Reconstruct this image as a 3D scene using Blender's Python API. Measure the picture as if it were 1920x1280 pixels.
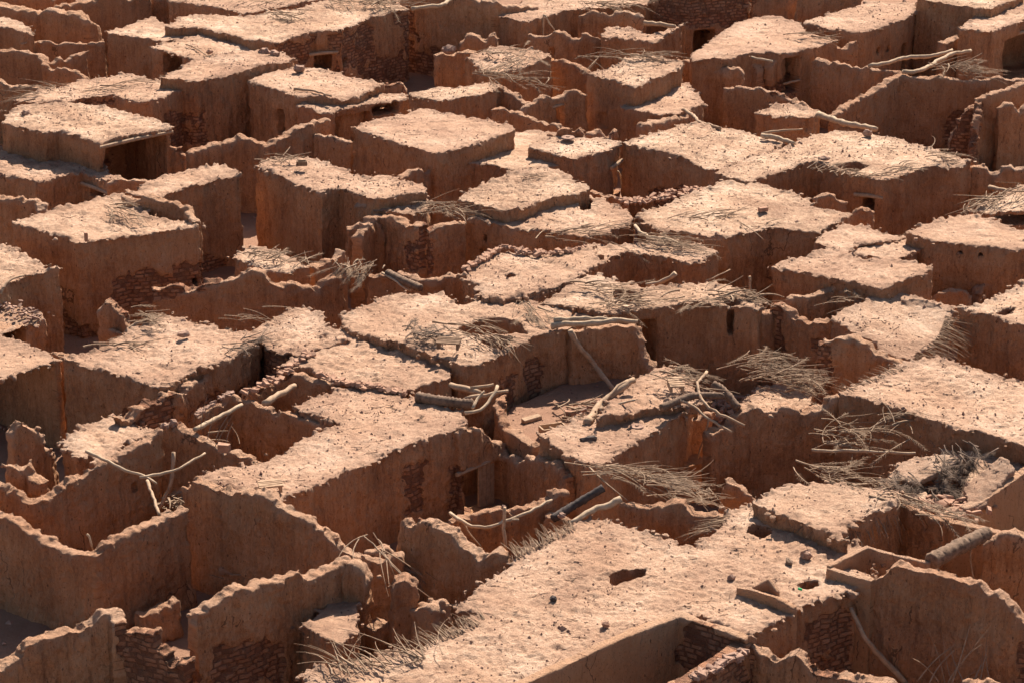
import bpy, bmesh, math, random, re
import numpy as np
from mathutils import Vector, Matrix
random.seed(7)
for _o in list(bpy.data.objects): bpy.data.objects.remove(_o)
SC = bpy.context.scene
COL = SC.collection
R = math.radians

# ------------------------------------------------------------ camera, sky, sun, exposure
PITCH, CH, TAN = R(20.5), 35.0, 0.1789
cam_d = bpy.data.cameras.new('camera'); cam_d.lens = 18/TAN; cam_d.sensor_width = 36
cam_d.clip_start = 1; cam_d.clip_end = 3000
cam = bpy.data.objects.new('camera', cam_d); COL.objects.link(cam)
cam.location = (0, 0, CH); cam.rotation_euler = (math.pi/2-PITCH, 0, 0)
SC.camera = cam
SUN_AZ, SUN_EL = R(16), R(44)
w = bpy.data.worlds.new("World"); SC.world = w; w.use_nodes = True
nt = w.node_tree; nt.nodes.clear()
sky = nt.nodes.new('ShaderNodeTexSky'); sky.sky_type = 'NISHITA'; sky.sun_disc = False
sky.sun_elevation = SUN_EL; sky.sun_rotation = SUN_AZ; sky.air_density = 1.0; sky.dust_density = 1.5
bg = nt.nodes.new('ShaderNodeBackground'); bg.inputs[1].default_value = 0.052
wo = nt.nodes.new('ShaderNodeOutputWorld')
nt.links.new(sky.outputs[0], bg.inputs[0]); nt.links.new(bg.outputs[0], wo.inputs[0])
sd = bpy.data.lights.new('sun', 'SUN'); sd.energy = 4.5; sd.angle = R(0.5); sd.color = (1.0, 0.93, 0.83)
sun = bpy.data.objects.new('sun', sd); COL.objects.link(sun)
dirv = Vector((math.sin(SUN_AZ)*math.cos(SUN_EL), math.cos(SUN_AZ)*math.cos(SUN_EL), math.sin(SUN_EL)))
sun.rotation_euler = dirv.to_track_quat('Z', 'Y').to_euler(); sun.location = (20, 120, 80)
SC.view_settings.view_transform = 'Standard'; SC.view_settings.look = 'None'
SC.view_settings.exposure = 1.4; SC.view_settings.gamma = 1.0
SC.render.engine = 'CYCLES'
SC.cycles.max_bounces = 8; SC.cycles.diffuse_bounces = 7; SC.cycles.glossy_bounces = 1
SC.cycles.use_denoising = True

# ------------------------------------------------------------ picture <-> place
F_ = np.array([0, math.cos(PITCH), -math.sin(PITCH)]); U_ = np.array([0, math.sin(PITCH), math.cos(PITCH)])
R_ = np.array([1.0, 0, 0]); O_ = np.array([0, 0, CH])
def ray(px, py):
    return F_ + R_*((px-960)/960*TAN) + U_*((640-py)/960*TAN)
def at(p, z):
    d = ray(*p); return O_ + d*((z-CH)/d[2])
def project(P):
    v = P - O_; c = v@F_
    return np.stack([960+(v@R_)/c/TAN*960, 640-(v@U_)/c/TAN*960], -1)
TILE = {t: (640*(i % 3), 425*(i//3)) for i, t in enumerate('ABCDEFGHI')}
TILE['G'] = (0, 850); TILE['H'] = (640, 850); TILE['I'] = (1280, 850)
def P(s):
    """'A 10,20 30,40@3 B 5,6' -> [((px, py), z or None)]; X = plain photograph pixels"""
    out, cur = [], None
    for tok in s.split():
        if tok in TILE or tok == 'X': cur = tok; continue
        z = None
        if '@' in tok: tok, zz = tok.split('@'); z = float(zz)
        x, y = map(float, tok.split(','))
        if cur != 'X': x = TILE[cur][0]+x*.33595; y = TILE[cur][1]+y*.33595
        out.append(((x, y), z))
    return out

# ------------------------------------------------------------ noise
def _h(ix, iy, iz, seed):
    n = (ix.astype(np.int64)*374761393 + iy.astype(np.int64)*668265263 + iz.astype(np.int64)*2147483647 + seed*1274126177) & 0xffffffff
    n = ((n ^ (n >> 13))*1274126177) & 0xffffffff
    n = ((n ^ (n >> 16))*2246822519) & 0xffffffff
    return ((n ^ (n >> 15)) & 0xffff)/32767.5-1
def vn(P_, s, seed=0):
    q = P_*np.asarray(s); i = np.floor(q).astype(np.int64); f = q-i; f = f*f*(3-2*f)
    r = 0
    for dx in (0, 1):
        wx = f[:, 0] if dx else 1-f[:, 0]
        for dy in (0, 1):
            wy = f[:, 1] if dy else 1-f[:, 1]
            for dz in (0, 1):
                wz = f[:, 2] if dz else 1-f[:, 2]
                r = r + wx*wy*wz*_h(i[:, 0]+dx, i[:, 1]+dy, i[:, 2]+dz, seed)
    return r
def v1(x, seed=0):
    a = np.zeros((len(x), 3)); a[:, 0] = x; return vn(a, (1, 1, 1), seed)

# ------------------------------------------------------------ object helpers
def tag(o, label=None, cat=None, group=None, kind=None):
    if label: o['label'] = label
    if cat: o['category'] = cat
    if group: o['group'] = group
    if kind: o['kind'] = kind
    return o
def empty(name, loc=(0, 0, 0)):
    o = bpy.data.objects.new(name, None); COL.objects.link(o); o.location = loc; return o
def link(name, me, parent=None, mat=None):
    o = bpy.data.objects.new(name, me); COL.objects.link(o)
    if parent is not None:
        o.parent = parent; o.matrix_parent_inverse = Matrix.Translation(-Vector(parent.location))
    if mat is not None: me.materials.append(mat)
    return o
def mesh_np(name, V, faces, smooth=True, attrs=None):
    me = bpy.data.meshes.new(name)
    k = faces.shape[1]
    me.vertices.add(len(V)); me.vertices.foreach_set('co', V.astype(np.float32).ravel())
    me.loops.add(faces.size); me.loops.foreach_set('vertex_index', faces.astype(np.int32).ravel())
    me.polygons.add(len(faces)); me.polygons.foreach_set('loop_start', np.arange(0, faces.size, k, dtype=np.int32))
    me.polygons.foreach_set('use_smooth', np.full(len(faces), smooth))
    for n, a in (attrs or {}).items():
        if a.ndim == 2: at_ = me.attributes.new(n, 'FLOAT_VECTOR', 'POINT'); at_.data.foreach_set('vector', a.astype(np.float32).ravel())
        else: at_ = me.attributes.new(n, 'FLOAT', 'POINT'); at_.data.foreach_set('value', a.astype(np.float32))
    me.update(calc_edges=True); me.validate()
    return me
def subset(V, F, mask, attrs):
    f = F[mask]; used = np.unique(f); m = np.full(len(V), -1); m[used] = np.arange(len(used))
    return V[used], m[f], {k: a[used] for k, a in attrs.items()}

# ------------------------------------------------------------ materials
def nodes(name):
    m = bpy.data.materials.new(name); m.use_nodes = True; t = m.node_tree; t.nodes.clear()
    out = t.nodes.new('ShaderNodeOutputMaterial'); b = t.nodes.new('ShaderNodeBsdfPrincipled')
    b.inputs['Roughness'].default_value = .95; b.inputs['Specular IOR Level'].default_value = .12
    t.links.new(b.outputs[0], out.inputs[0]); return m, t, b
def N(t, kind, **kw):
    n = t.nodes.new('ShaderNode'+kind)
    for k, v in kw.items():
        if k.startswith('i_'):
            k = k[2:]; n.inputs[int(k) if k.isdigit() else k].default_value = v
        else: setattr(n, k, v)
    return n
def noise(t, vec, scale, detail=4, rough=.55, dist=0):
    n = N(t, 'TexNoise', i_Scale=scale, i_Detail=detail, i_Roughness=rough, i_Distortion=dist); t.links.new(vec, n.inputs['Vector']); return n.outputs['Fac']
def ramp(t, fac, stops):
    r = N(t, 'ValToRGB'); e = r.color_ramp.elements
    e[0].position, e[0].color = stops[0][0], (*stops[0][1], 1)
    e[1].position, e[1].color = stops[-1][0], (*stops[-1][1], 1)
    for p_, c in stops[1:-1]: q = e.new(p_); q.color = (*c, 1)
    t.links.new(fac, r.inputs[0]); return r.outputs[0]
def g3(v): return (v, v, v)
def mix(t, fac, a, b, mode='MIX'):
    m = N(t, 'Mix', data_type='RGBA', blend_type=mode)
    for s, v in ((0, fac), (6, a), (7, b)):
        if hasattr(v, 'is_linked'): t.links.new(v, m.inputs[s])
        else: m.inputs[s].default_value = v if s == 0 else (*v, 1)
    return m.outputs[2]
def math_(t, op, a, b=0.0, c=None):
    m = N(t, 'Math', operation=op)
    for s, v in ((0, a), (1, b), (2, c)):
        if v is None: continue
        if hasattr(v, 'is_linked'): t.links.new(v, m.inputs[s])
        else: m.inputs[s].default_value = v
    return m.outputs[0]
def bump(t, h, strength, dist, prev=None):
    b = N(t, 'Bump', i_Strength=strength, i_Distance=dist); t.links.new(h, b.inputs['Height'])
    if prev is not None: t.links.new(prev, b.inputs['Normal'])
    return b.outputs[0]
ROOF_C = [(.38, (.28, .16, .10)), (.5, (.50, .315, .203)), (.60, (.69, .48, .335))]
WALL_C = [(.38, (.26, .11, .053)), (.5, (.54, .265, .13)), (.62, (.71, .41, .23))]
def mat_roof(name='dusty_mud_roof', stops=ROOF_C, redden=None):
    m, t, b = nodes(name)
    g = N(t, 'NewGeometry').outputs['Position']
    a = noise(t, g, .5, 5, .6); f = noise(t, g, 9, 6, .7); ff = noise(t, g, 40, 3, .7)
    s = math_(t, 'ADD', math_(t, 'MULTIPLY', a, .55), math_(t, 'MULTIPLY', f, .45))
    c = ramp(t, s, stops)
    # dark crumbs and pale dust in the surface
    vo = N(t, 'TexVoronoi', i_Scale=7.5, i_Randomness=1.0); t.links.new(g, vo.inputs['Vector'])
    sp = math_(t, 'MULTIPLY', math_(t, 'LESS_THAN', vo.outputs['Distance'], .17), math_(t, 'GREATER_THAN', noise(t, g, 1.3, 3), .47))
    c = mix(t, math_(t, 'MULTIPLY', sp, .55), c, (.17, .10, .07))
    c = mix(t, math_(t, 'MULTIPLY', math_(t, 'GREATER_THAN', ff, .63), .4), c, (.25, .15, .10))
    rn = N(t, 'ObjectInfo').outputs['Random']
    c = mix(t, math_(t, 'MULTIPLY', rn, .45), c, (.42, .23, .15))
    c = mix(t, math_(t, 'MULTIPLY', ramp(t, noise(t, g, .33, 4, .6), [(.48, g3(0)), (.60, g3(1))]), .4), c, (.47, .265, .16))
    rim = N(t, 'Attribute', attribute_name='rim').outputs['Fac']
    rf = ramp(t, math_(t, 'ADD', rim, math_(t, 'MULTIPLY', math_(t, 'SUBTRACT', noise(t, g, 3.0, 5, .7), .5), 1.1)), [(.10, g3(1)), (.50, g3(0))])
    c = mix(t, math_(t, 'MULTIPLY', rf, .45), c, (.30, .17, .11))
    # worn darker hollows and pale silt
    c = mix(t, math_(t, 'MULTIPLY', ramp(t, noise(t, g, 1.1, 6, .75), [(.56, g3(0)), (.64, g3(1))]), .45), c, (.30, .17, .11))
    t.links.new(c, b.inputs['Base Color'])
    v2 = N(t, 'TexVoronoi', i_Scale=13.0); t.links.new(g, v2.inputs['Vector'])
    n0 = bump(t, noise(t, g, 5, 6, .75), .35, .07); n1 = bump(t, f, .8, .09, n0); n2 = bump(t, ff, .8, .04, n1); n3 = bump(t, v2.outputs['Distance'], .3, -.03, n2)
    t.links.new(n3, b.inputs['Normal']); return m
def mat_wall(name='red_mud_plaster', stops=WALL_C):
    m, t, b = nodes(name)
    g = N(t, 'NewGeometry').outputs['Position']
    uv = N(t, 'Attribute', attribute_name='wuv').outputs['Vector']
    sep = N(t, 'SeparateXYZ'); t.links.new(uv, sep.inputs[0])
    def scaled(x, y, z=0):
        n = N(t, 'VectorMath', operation='MULTIPLY'); t.links.new(uv, n.inputs[0]); n.inputs[1].default_value = (x, y, z); return n.outputs[0]
    a = noise(t, g, .6, 5, .6); streak = noise(t, scaled(5.5, .55), 1, 5, .65); f = noise(t, g, 10, 6, .7); ff = noise(t, g, 35, 3, .7)
    fine = noise(t, scaled(16, 5), 1, 5, .75)
    s = math_(t, 'ADD', math_(t, 'MULTIPLY', a, .34), math_(t, 'ADD', math_(t, 'MULTIPLY', streak, .26), math_(t, 'ADD', math_(t, 'MULTIPLY', f, .15), math_(t, 'MULTIPLY', fine, .25))))
    c = ramp(t, s, stops)
    # paler band towards the crest
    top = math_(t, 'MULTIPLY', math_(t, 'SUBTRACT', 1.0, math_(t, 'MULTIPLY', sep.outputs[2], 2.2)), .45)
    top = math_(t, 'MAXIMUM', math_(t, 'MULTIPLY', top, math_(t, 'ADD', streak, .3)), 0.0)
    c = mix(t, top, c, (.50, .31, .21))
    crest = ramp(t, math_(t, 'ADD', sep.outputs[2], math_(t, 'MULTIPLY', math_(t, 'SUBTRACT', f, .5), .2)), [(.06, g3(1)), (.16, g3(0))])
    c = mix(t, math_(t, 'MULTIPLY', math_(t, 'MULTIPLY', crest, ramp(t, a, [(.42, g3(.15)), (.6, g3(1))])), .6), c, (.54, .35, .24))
    rn = N(t, 'ObjectInfo').outputs['Random']
    c = mix(t, math_(t, 'MULTIPLY', rn, .35), c, (.36, .165, .09))
    # long dark run-off streaks and pits
    st = ramp(t, streak, [(.60, g3(0)), (.70, g3(1))])
    c = mix(t, math_(t, 'MULTIPLY', st, .38), c, (.20, .09, .055))
    vo = N(t, 'TexVoronoi', i_Scale=3.2, i_Randomness=1.0); t.links.new(g, vo.inputs['Vector'])
    vp = N(t, 'VectorMath', operation='MULTIPLY'); t.links.new(g, vp.inputs[0]); vp.inputs[1].default_value = (1.35, 1.35, .8); t.links.new(vp.outputs[0], vo.inputs['Vector'])
    pit = math_(t, 'MULTIPLY', math_(t, 'LESS_THAN', vo.outputs['Distance'], .115), math_(t, 'GREATER_THAN', noise(t, g, 1.1, 2), .45))
    c = mix(t, math_(t, 'MULTIPLY', pit, .6), c, (.09, .045, .03))
    fv = N(t, 'TexVoronoi', i_Scale=1.0); t.links.new(scaled(11, 24), fv.inputs['Vector'])
    c = mix(t, math_(t, 'MULTIPLY', math_(t, 'LESS_THAN', fv.outputs['Distance'], .16), .35), c, (.68, .43, .26))
    fd = N(t, 'TexVoronoi', i_Scale=1.0); t.links.new(scaled(17, 9), fd.inputs['Vector'])
    c = mix(t, math_(t, 'MULTIPLY', math_(t, 'LESS_THAN', fd.outputs['Distance'], .2), .5), c, (.20, .085, .045))
    # cracks
    wv = N(t, 'VectorMath', operation='ADD'); t.links.new(scaled(.55, .14), wv.inputs[0])
    nz = N(t, 'TexNoise', i_Scale=1.7, i_Detail=4); t.links.new(g, nz.inputs['Vector'])
    sc_ = N(t, 'VectorMath', operation='SCALE'); sc_.inputs['Scale'].default_value = .22; t.links.new(nz.outputs['Color'], sc_.inputs[0]); t.links.new(sc_.outputs[0], wv.inputs[1])
    cr = N(t, 'TexVoronoi', feature='DISTANCE_TO_EDGE', i_Scale=1.0); t.links.new(wv.outputs[0], cr.inputs['Vector'])
    ck = math_(t, 'MULTIPLY', math_(t, 'LESS_THAN', cr.outputs['Distance'], .0045), math_(t, 'GREATER_THAN', noise(t, g, .45, 2), .60))
    c = mix(t, math_(t, 'MULTIPLY', ck, .6), c, (.07, .035, .025))
    # exposed brickwork
    bm = N(t, 'Attribute', attribute_name='brick').outputs['Fac']
    bwv = N(t, 'VectorMath', operation='ADD'); t.links.new(uv, bwv.inputs[0])
    s2 = N(t, 'VectorMath', operation='SCALE'); s2.inputs['Scale'].default_value = .10; t.links.new(nz.outputs['Color'], s2.inputs[0]); t.links.new(s2.outputs[0], bwv.inputs[1])
    bs = N(t, 'VectorMath', operation='MULTIPLY'); t.links.new(bwv.outputs[0], bs.inputs[0]); bs.inputs[1].default_value = (3.0, 7.0, 0)
    bsep = N(t, 'SeparateXYZ'); t.links.new(bs.outputs[0], bsep.inputs[0])
    row = math_(t, 'FLOOR', bsep.outputs[1]); off = math_(t, 'MULTIPLY', math_(t, 'SINE', math_(t, 'MULTIPLY', row, 12.9)), 2.0)
    bc = N(t, 'CombineXYZ'); t.links.new(math_(t, 'ADD', bsep.outputs[0], off), bc.inputs[0]); t.links.new(math_(t, 'ADD', row, .5), bc.inputs[1])
    e1 = N(t, 'TexVoronoi', feature='DISTANCE_TO_EDGE', voronoi_dimensions='2D', i_Scale=1.0, i_Randomness=.35); t.links.new(bc.outputs[0], e1.inputs['Vector'])
    cell = N(t, 'TexVoronoi', voronoi_dimensions='2D', i_Scale=1.0, i_Randomness=.35); t.links.new(bc.outputs[0], cell.inputs['Vector'])
    fr = math_(t, 'FRACT', bsep.outputs[1]); ey = math_(t, 'MINIMUM', fr, math_(t, 'SUBTRACT', 1.0, fr))
    edge = math_(t, 'MINIMUM', math_(t, 'MULTIPLY', ey, .75), e1.outputs['Distance'])
    edge = math_(t, 'ADD', edge, math_(t, 'MULTIPLY', math_(t, 'SUBTRACT', f, .5), .16))
    stone = ramp(t, edge, [(.03, g3(0)), (.14, g3(1))])
    csep = N(t, 'SeparateColor'); t.links.new(cell.outputs['Color'], csep.inputs[0])
    bcol = mix(t, csep.outputs[0], (.40, .18, .10), (.56, .29, .165))
    bcol = mix(t, math_(t, 'MULTIPLY', f, .3), bcol, (.30, .14, .08))
    bcol = mix(t, math_(t, 'MULTIPLY', math_(t, 'SUBTRACT', 1.0, stone), .7), bcol, (.20, .09, .055))
    bmn = math_(t, 'GREATER_THAN', math_(t, 'ADD', bm, math_(t, 'MULTIPLY', math_(t, 'SUBTRACT', noise(t, g, 6, 4, .65), .5), .7)), .5)
    c = mix(t, bmn, c, bcol)
    t.links.new(c, b.inputs['Base Color'])
    h = math_(t, 'SUBTRACT', streak, math_(t, 'MULTIPLY', ck, 1.2))
    h = math_(t, 'SUBTRACT', h, math_(t, 'MULTIPLY', pit, .8))
    n1 = bump(t, h, .8, .16); n2 = bump(t, f, 1.0, .15, n1); n3 = bump(t, ff, .8, .05, n2)
    bh = math_(t, 'MULTIPLY', stone, bmn)
    n4 = bump(t, bh, .9, .08, n3)
    t.links.new(n4, b.inputs['Normal']); return m
def mat_wood(name, c1, c2, sc=(1, 1, 1)):
    m, t, b = nodes(name)
    g = N(t, 'TexCoord').outputs['Object']
    c = ramp(t, noise(t, g, 6, 5, .7), [(.3, c1), (.7, c2)]); t.links.new(c, b.inputs['Base Color'])
    t.links.new(bump(t, noise(t, g, 25, 4, .7), .6, .02), b.inputs['Normal']); return m
M = {}
M['roof'] = mat_roof(); M['wall'] = mat_wall()
M['smooth'] = mat_wall('smooth_tan_plaster', [(.3, (.43, .205, .10)), (.5, (.57, .30, .155)), (.7, (.66, .39, .225))])
M['ground'] = mat_roof('courtyard_earth', [(.3, (.19, .085, .05)), (.5, (.30, .145, .085)), (.72, (.42, .23, .145))])
M['wood'] = mat_wood('weathered_wood', (.26, .16, .10), (.46, .31, .20))
M['palewood'] = mat_wood('bleached_wood', (.29, .195, .125), (.50, .36, .24))
M['trunk'] = mat_wood('rough_palm_trunk', (.08, .05, .035), (.26, .165, .11))
M['darkfrond'] = mat_wood('dark_palm_frond', (.06, .04, .03), (.20, .135, .095))
M['char'] = mat_wood('charred_log', (.035, .028, .026), (.12, .09, .075))
M['frond'] = mat_wood('dry_palm_frond', (.14, .085, .055), (.38, .26, .17))
M['dark'] = mat_wood('old_door_boards', (.12, .07, .045), (.25, .16, .10))
M['stone'] = mat_wood('loose_stones', (.16, .09, .065), (.44, .27, .19))
M['brick'] = mat_wood('fallen_bricks', (.27, .14, .09), (.43, .25, .165))
M['green'] = mat_wood('green_plastic', (.03, .35, .13), (.05, .50, .20))
M['gravel'] = mat_wood('roof_gravel', (.09, .05, .04), (.36, .21, .15))
M['tin'] = mat_wood('grey_tin', (.40, .38, .36), (.60, .57, .54))

# ------------------------------------------------------------ mud masses
BRICKS = []          # patches of bare brick: polygons in photograph pixels, applied to the real surface they fall on
HOUSES = []          # for scattering stones
def inpoly(pts, poly):
    x, y = pts[:, 0], pts[:, 1]; r = np.zeros(len(x), bool); n = len(poly)
    for i in range(n):
        (x1, y1), (x2, y2) = poly[i], poly[(i+1) % n]
        if y1 == y2: continue
        c = (y1 > y) != (y2 > y); r ^= c & (x < (x2-x1)*(y-y1)/(y2-y1)+x1)
    return r
def near(pts, line, closed):
    """distance to polyline, length along it"""
    best = np.full(len(pts), 1e9); s = np.zeros(len(pts)); acc = 0; n = len(line)
    for i in range(n if closed else n-1):
        a = np.array(line[i][:2]); b = np.array(line[(i+1) % n][:2]); d = b-a; L = math.hypot(*d)
        if L < 1e-6: continue
        tt = np.clip(((pts-a)@d)/L/L, 0, 1); q = a+tt[:, None]*d; ds = np.hypot(*(pts-q).T)
        m = ds < best; best[m] = ds[m]; s[m] = acc+tt[m]*L; acc += L
    return best, s
ICO = None
def clods(me, line, closed, seed, every=.17, rad=(.05, .12), spread=.06):
    """lumps of mud standing along a crest, fused with it"""
    global ICO
    if ICO is None:
        b = bmesh.new(); bmesh.ops.create_icosphere(b, subdivisions=1, radius=1); ICO = (np.array([v.co[:] for v in b.verts]), [[v.index for v in f.verts] for f in b.faces]); b.free()
    rnd = np.random.RandomState(seed); pts = []; n = len(line)
    for i in range(n if closed else n-1):
        a = np.array(line[i], float); b = np.array(line[(i+1) % n], float); L = np.linalg.norm((b-a)[:2]); k = max(1, int(L/every+rnd.rand()))
        for j in range(k): pts.append(a+(b-a)*rnd.rand())
    base = len(me.vertices); V = [v.co[:] for v in me.vertices]; F = [list(p.vertices) for p in me.polygons]
    for p in pts:
        r = rad[0]+(rad[1]-rad[0])*rnd.rand()**2
        c = p+np.array([rnd.randn()*spread, rnd.randn()*spread, -r*.35+.02*rnd.randn()])
        vv = ICO[0]*np.array([r*rnd.uniform(.8, 1.4), r*rnd.uniform(.8, 1.4), r*rnd.uniform(.6, 1.1)])+c
        o = len(V); V += [tuple(q) for q in vv]; F += [[o+q for q in f] for f in ICO[1]]
    m = bpy.data.meshes.new('tmp'); m.from_pydata(V, [], F); return m
def solid_from(verts, faces):
    bm = bmesh.new(); vs = [bm.verts.new(v) for v in verts]
    for f in faces: bm.faces.new([vs[i] for i in f])
    bmesh.ops.recalc_face_normals(bm, faces=bm.faces[:])
    me = bpy.data.meshes.new('tmp'); bm.to_mesh(me); bm.free(); return me
def prism(poly, z0, z1):
    n = len(poly)
    v = [(p[0], p[1], z0) for p in poly]+[(p[0], p[1], z1 if len(p) < 3 else p[2]) for p in poly]
    f = [list(range(n))[::-1], list(range(n, 2*n))]+[[i, (i+1) % n, n+(i+1) % n, n+i] for i in range(n)]
    return solid_from(v, f)
def carve(me, cutters, voxel, lumps=None, pre=False):
    if lumps is not None:
        if cutters:
            o = bpy.data.objects.new('tmp', me); COL.objects.link(o); cs = []
            if pre:
                rm = o.modifiers.new('p', 'REMESH'); rm.mode = 'VOXEL'; rm.voxel_size = .06
            for c in cutters:
                co = bpy.data.objects.new('tmpc', c); COL.objects.link(co); cs.append(co)
                b = o.modifiers.new('b', 'BOOLEAN'); b.operation = 'DIFFERENCE'; b.object = co; b.solver = 'EXACT'
            dg = bpy.context.evaluated_depsgraph_get(); dg.update()
            m2 = bpy.data.meshes.new_from_object(o.evaluated_get(dg)); bpy.data.objects.remove(o); bpy.data.meshes.remove(me); me = m2
            for co in cs: m_ = co.data; bpy.data.objects.remove(co); bpy.data.meshes.remove(m_)
            cutters = []
        m3 = clods(me, *lumps); bpy.data.meshes.remove(me); me = m3
    o = bpy.data.objects.new('tmp', me); COL.objects.link(o); cs = []
    for c in cutters:
        co = bpy.data.objects.new('tmpc', c); COL.objects.link(co); cs.append(co)
        b = o.modifiers.new('b', 'BOOLEAN'); b.operation = 'DIFFERENCE'; b.object = co; b.solver = 'EXACT'
    rm = o.modifiers.new('r', 'REMESH'); rm.mode = 'VOXEL'; rm.voxel_size = voxel; rm.adaptivity = 0
    dg = bpy.context.evaluated_depsgraph_get(); dg.update()
    ev = o.evaluated_get(dg).to_mesh()
    nv = len(ev.vertices); V = np.empty(nv*3, np.float32); ev.vertices.foreach_get('co', V); V = V.reshape(-1, 3).astype(float)
    Nn = np.empty(nv*3, np.float32); ev.vertices.foreach_get('normal', Nn); Nn = Nn.reshape(-1, 3).astype(float)
    F = np.empty(len(ev.loops), np.int32); ev.loops.foreach_get('vertex_index', F)
    tot = np.empty(len(ev.polygons), np.int32); ev.polygons.foreach_get('loop_total', tot)
    assert (tot == 4).all()
    F = F.reshape(-1, 4)
    o.evaluated_get(dg).to_mesh_clear()
    bpy.data.objects.remove(o); bpy.data.meshes.remove(me)
    for co in cs: m_ = co.data; bpy.data.objects.remove(co); bpy.data.meshes.remove(m_)
    return V, F, Nn
def dens(poly, step, jit, seed, closed=True):
    """cut a polyline into short steps and make it wander"""
    out = []; n = len(poly); s = 0
    for i in range(n if closed else n-1):
        a = np.array(poly[i], float); b = np.array(poly[(i+1) % n], float); L = np.linalg.norm((b-a)[:2]); k = max(1, int(L/step))
        for j in range(k):
            out.append(a+(b-a)*j/k)
    if not closed: out.append(np.array(poly[-1], float))
    out = np.array(out); q = np.zeros((len(out), 3)); q[:, :2] = out[:, :2]
    out[:, 0] += jit*(.5*vn(q, .9, seed)+.6*vn(q, 3.3, seed+1)); out[:, 1] += jit*(.5*vn(q, .9, seed+2)+.6*vn(q, 3.3, seed+3))
    return out
def recess(V, Nn, at_, seed):
    m = at_['brick']
    if not m.any(): return V
    q = m+1.4*(vn(V, 1.4, seed+60)*.5+.3*vn(V, 3.5, seed+61)+.15*vn(V, 8, seed+62))*(m > 0)
    m2 = np.clip((q-.42)/.16, 0, 1); at_['brick'] = m2
    vert = (np.abs(Nn[:, 2]) < .6)[:, None]
    return V+Nn*(m2*(-.07+.035*vn(V, (5, 5, 7), seed+63)))[:, None]*vert
def brickmask(V):
    px = project(V); m = np.zeros(len(V))
    for b in BRICKS:
        lo = np.min(b, 0)-14; hi = np.max(b, 0)+14; k = ((px > lo) & (px < hi)).all(1)
        if not k.any(): continue
        d, _ = near(px[k], b, True); sd_ = np.where(inpoly(px[k], b), d, -d)
        m[k] = np.maximum(m[k], np.clip(.5+sd_/24, 0, 1))
    return m
def hole_box(line, closed, rect, depth, thick=0, zb=None):
    """cutter for an opening whose outline in the picture is rect, in the facade that the ray meets first"""
    (x0, y0), (x1, y1) = rect; cx, cy = (x0+x1)/2, (y0+y1)/2
    d = ray(cx, cy); best = None; n = len(line)
    for tm in (.1, 1.2):
        for i in range(n if closed else n-1):
            a = np.array(line[i][:2]); b = np.array(line[(i+1) % n][:2]); e = b-a
            A = np.array([[d[0], -e[0]], [d[1], -e[1]]])     # O + t d = a + u e, in plan
            if abs(np.linalg.det(A)) < 1e-9: continue
            t_, u = np.linalg.solve(A, a-O_[:2]); tol = tm/np.linalg.norm(e)
            if t_ > 0 and -tol <= u <= 1+tol and (best is None or t_ < best[0]): best = (t_, a, e/np.linalg.norm(e))
        if best is not None: break
    if best is None: print('HOLE MISSED', rect); return None
    _, a, e = best
    nrm = np.array([-e[1], e[0]])
    if nrm@(a-O_[:2]) < 0: nrm = -nrm       # points away from the viewer = into the wall
    def hit(x, y):
        d = ray(x, y); t_ = ((a-O_[:2])@nrm)/(d[:2]@nrm); return O_+d*t_
    p0, p1 = hit(x0, cy), hit(x1, cy); zt = hit(cx, y0)[2]; zb_ = hit(cx, y1)[2]
    if zb is not None: zb_ = zb
    q = []
    for z in (zb_, zt):
        for p_, k in ((p0, -.6-thick), (p1, -.6-thick), (p1, depth), (p0, depth)):
            q.append((p_[0]+nrm[0]*k, p_[1]+nrm[1]*k, z))
    me = solid_from(q, [[3, 2, 1, 0], [4, 5, 6, 7], [0, 1, 5, 4], [1, 2, 6, 5], [2, 3, 7, 6], [3, 0, 4, 7]])
    return me, (p0, p1, zb_, zt, nrm, e)
SEED = [10]
def finish(V, Nn, line, closed, seed, zr=None, rough=1.0, smooth=False):
    """weather the surface: lumps, rain flutes, broken crest; returns V, attributes"""
    dist, s = near(V[:, :2], line, closed)
    isroof = (Nn[:, 2] > .5)
    vert = 1-np.abs(Nn[:, 2])
    k = .35 if smooth else 1.0*rough
    disp = .06*vn(V, .9, seed)+.05*k*vn(V, 2.7, seed+1)+.032*k*vn(V, 7, seed+2)
    fl = np.stack([s*7.5, V[:, 2]*.8, dist*0], -1); rr = random.Random(seed).uniform(.5, 1.7)
    depth_top = (zr-V[:, 2]) if zr is not None else np.zeros(len(V))
    near_top = np.exp(-np.clip(depth_top-.08, 0, 9)/.22)
    disp = disp + vert*k*(.03*vn(fl, 1, seed+4)-.05*np.clip(vn(fl, (.35, .5, 1), seed+16)-.2, 0, 1)-.13*near_top*np.clip(vn(fl, 1.2, seed+5)+.05, 0, 1)+.02*vn(V, 11, seed+13))
    V2 = V+Nn*disp[:, None]*np.where(vert > .3, 1, .6)[:, None]
    if zr is not None:
        up = np.clip(Nn[:, 2], 0, 1)
        a = .055*vn(V, .45, seed+6)+.02*vn(V, 5.5, seed+7)+.012*vn(V, 13, seed+12)
        if not smooth:
            lip = np.exp(-(dist/.22)**2)
            a = a*1.5*rr + .03*rr*np.abs(vn(V, 1.1, seed+15)) + lip*(.02+.04*vn(V, 2.2, seed+8)+.04*vn(V, 5.0, seed+9)) + .09*np.clip(vn(V, 1.7, seed+11)-.3, 0, 1)
        V2[:, 2] += a*(up > .15)*np.where(depth_top < .5, 1, .3)
    return V2, {'rim': np.clip(dist, 0, 5), 'wuv': np.stack([s, V[:, 2], np.clip(depth_top, 0, 5)], -1), 'brick': brickmask(V)}

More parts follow.
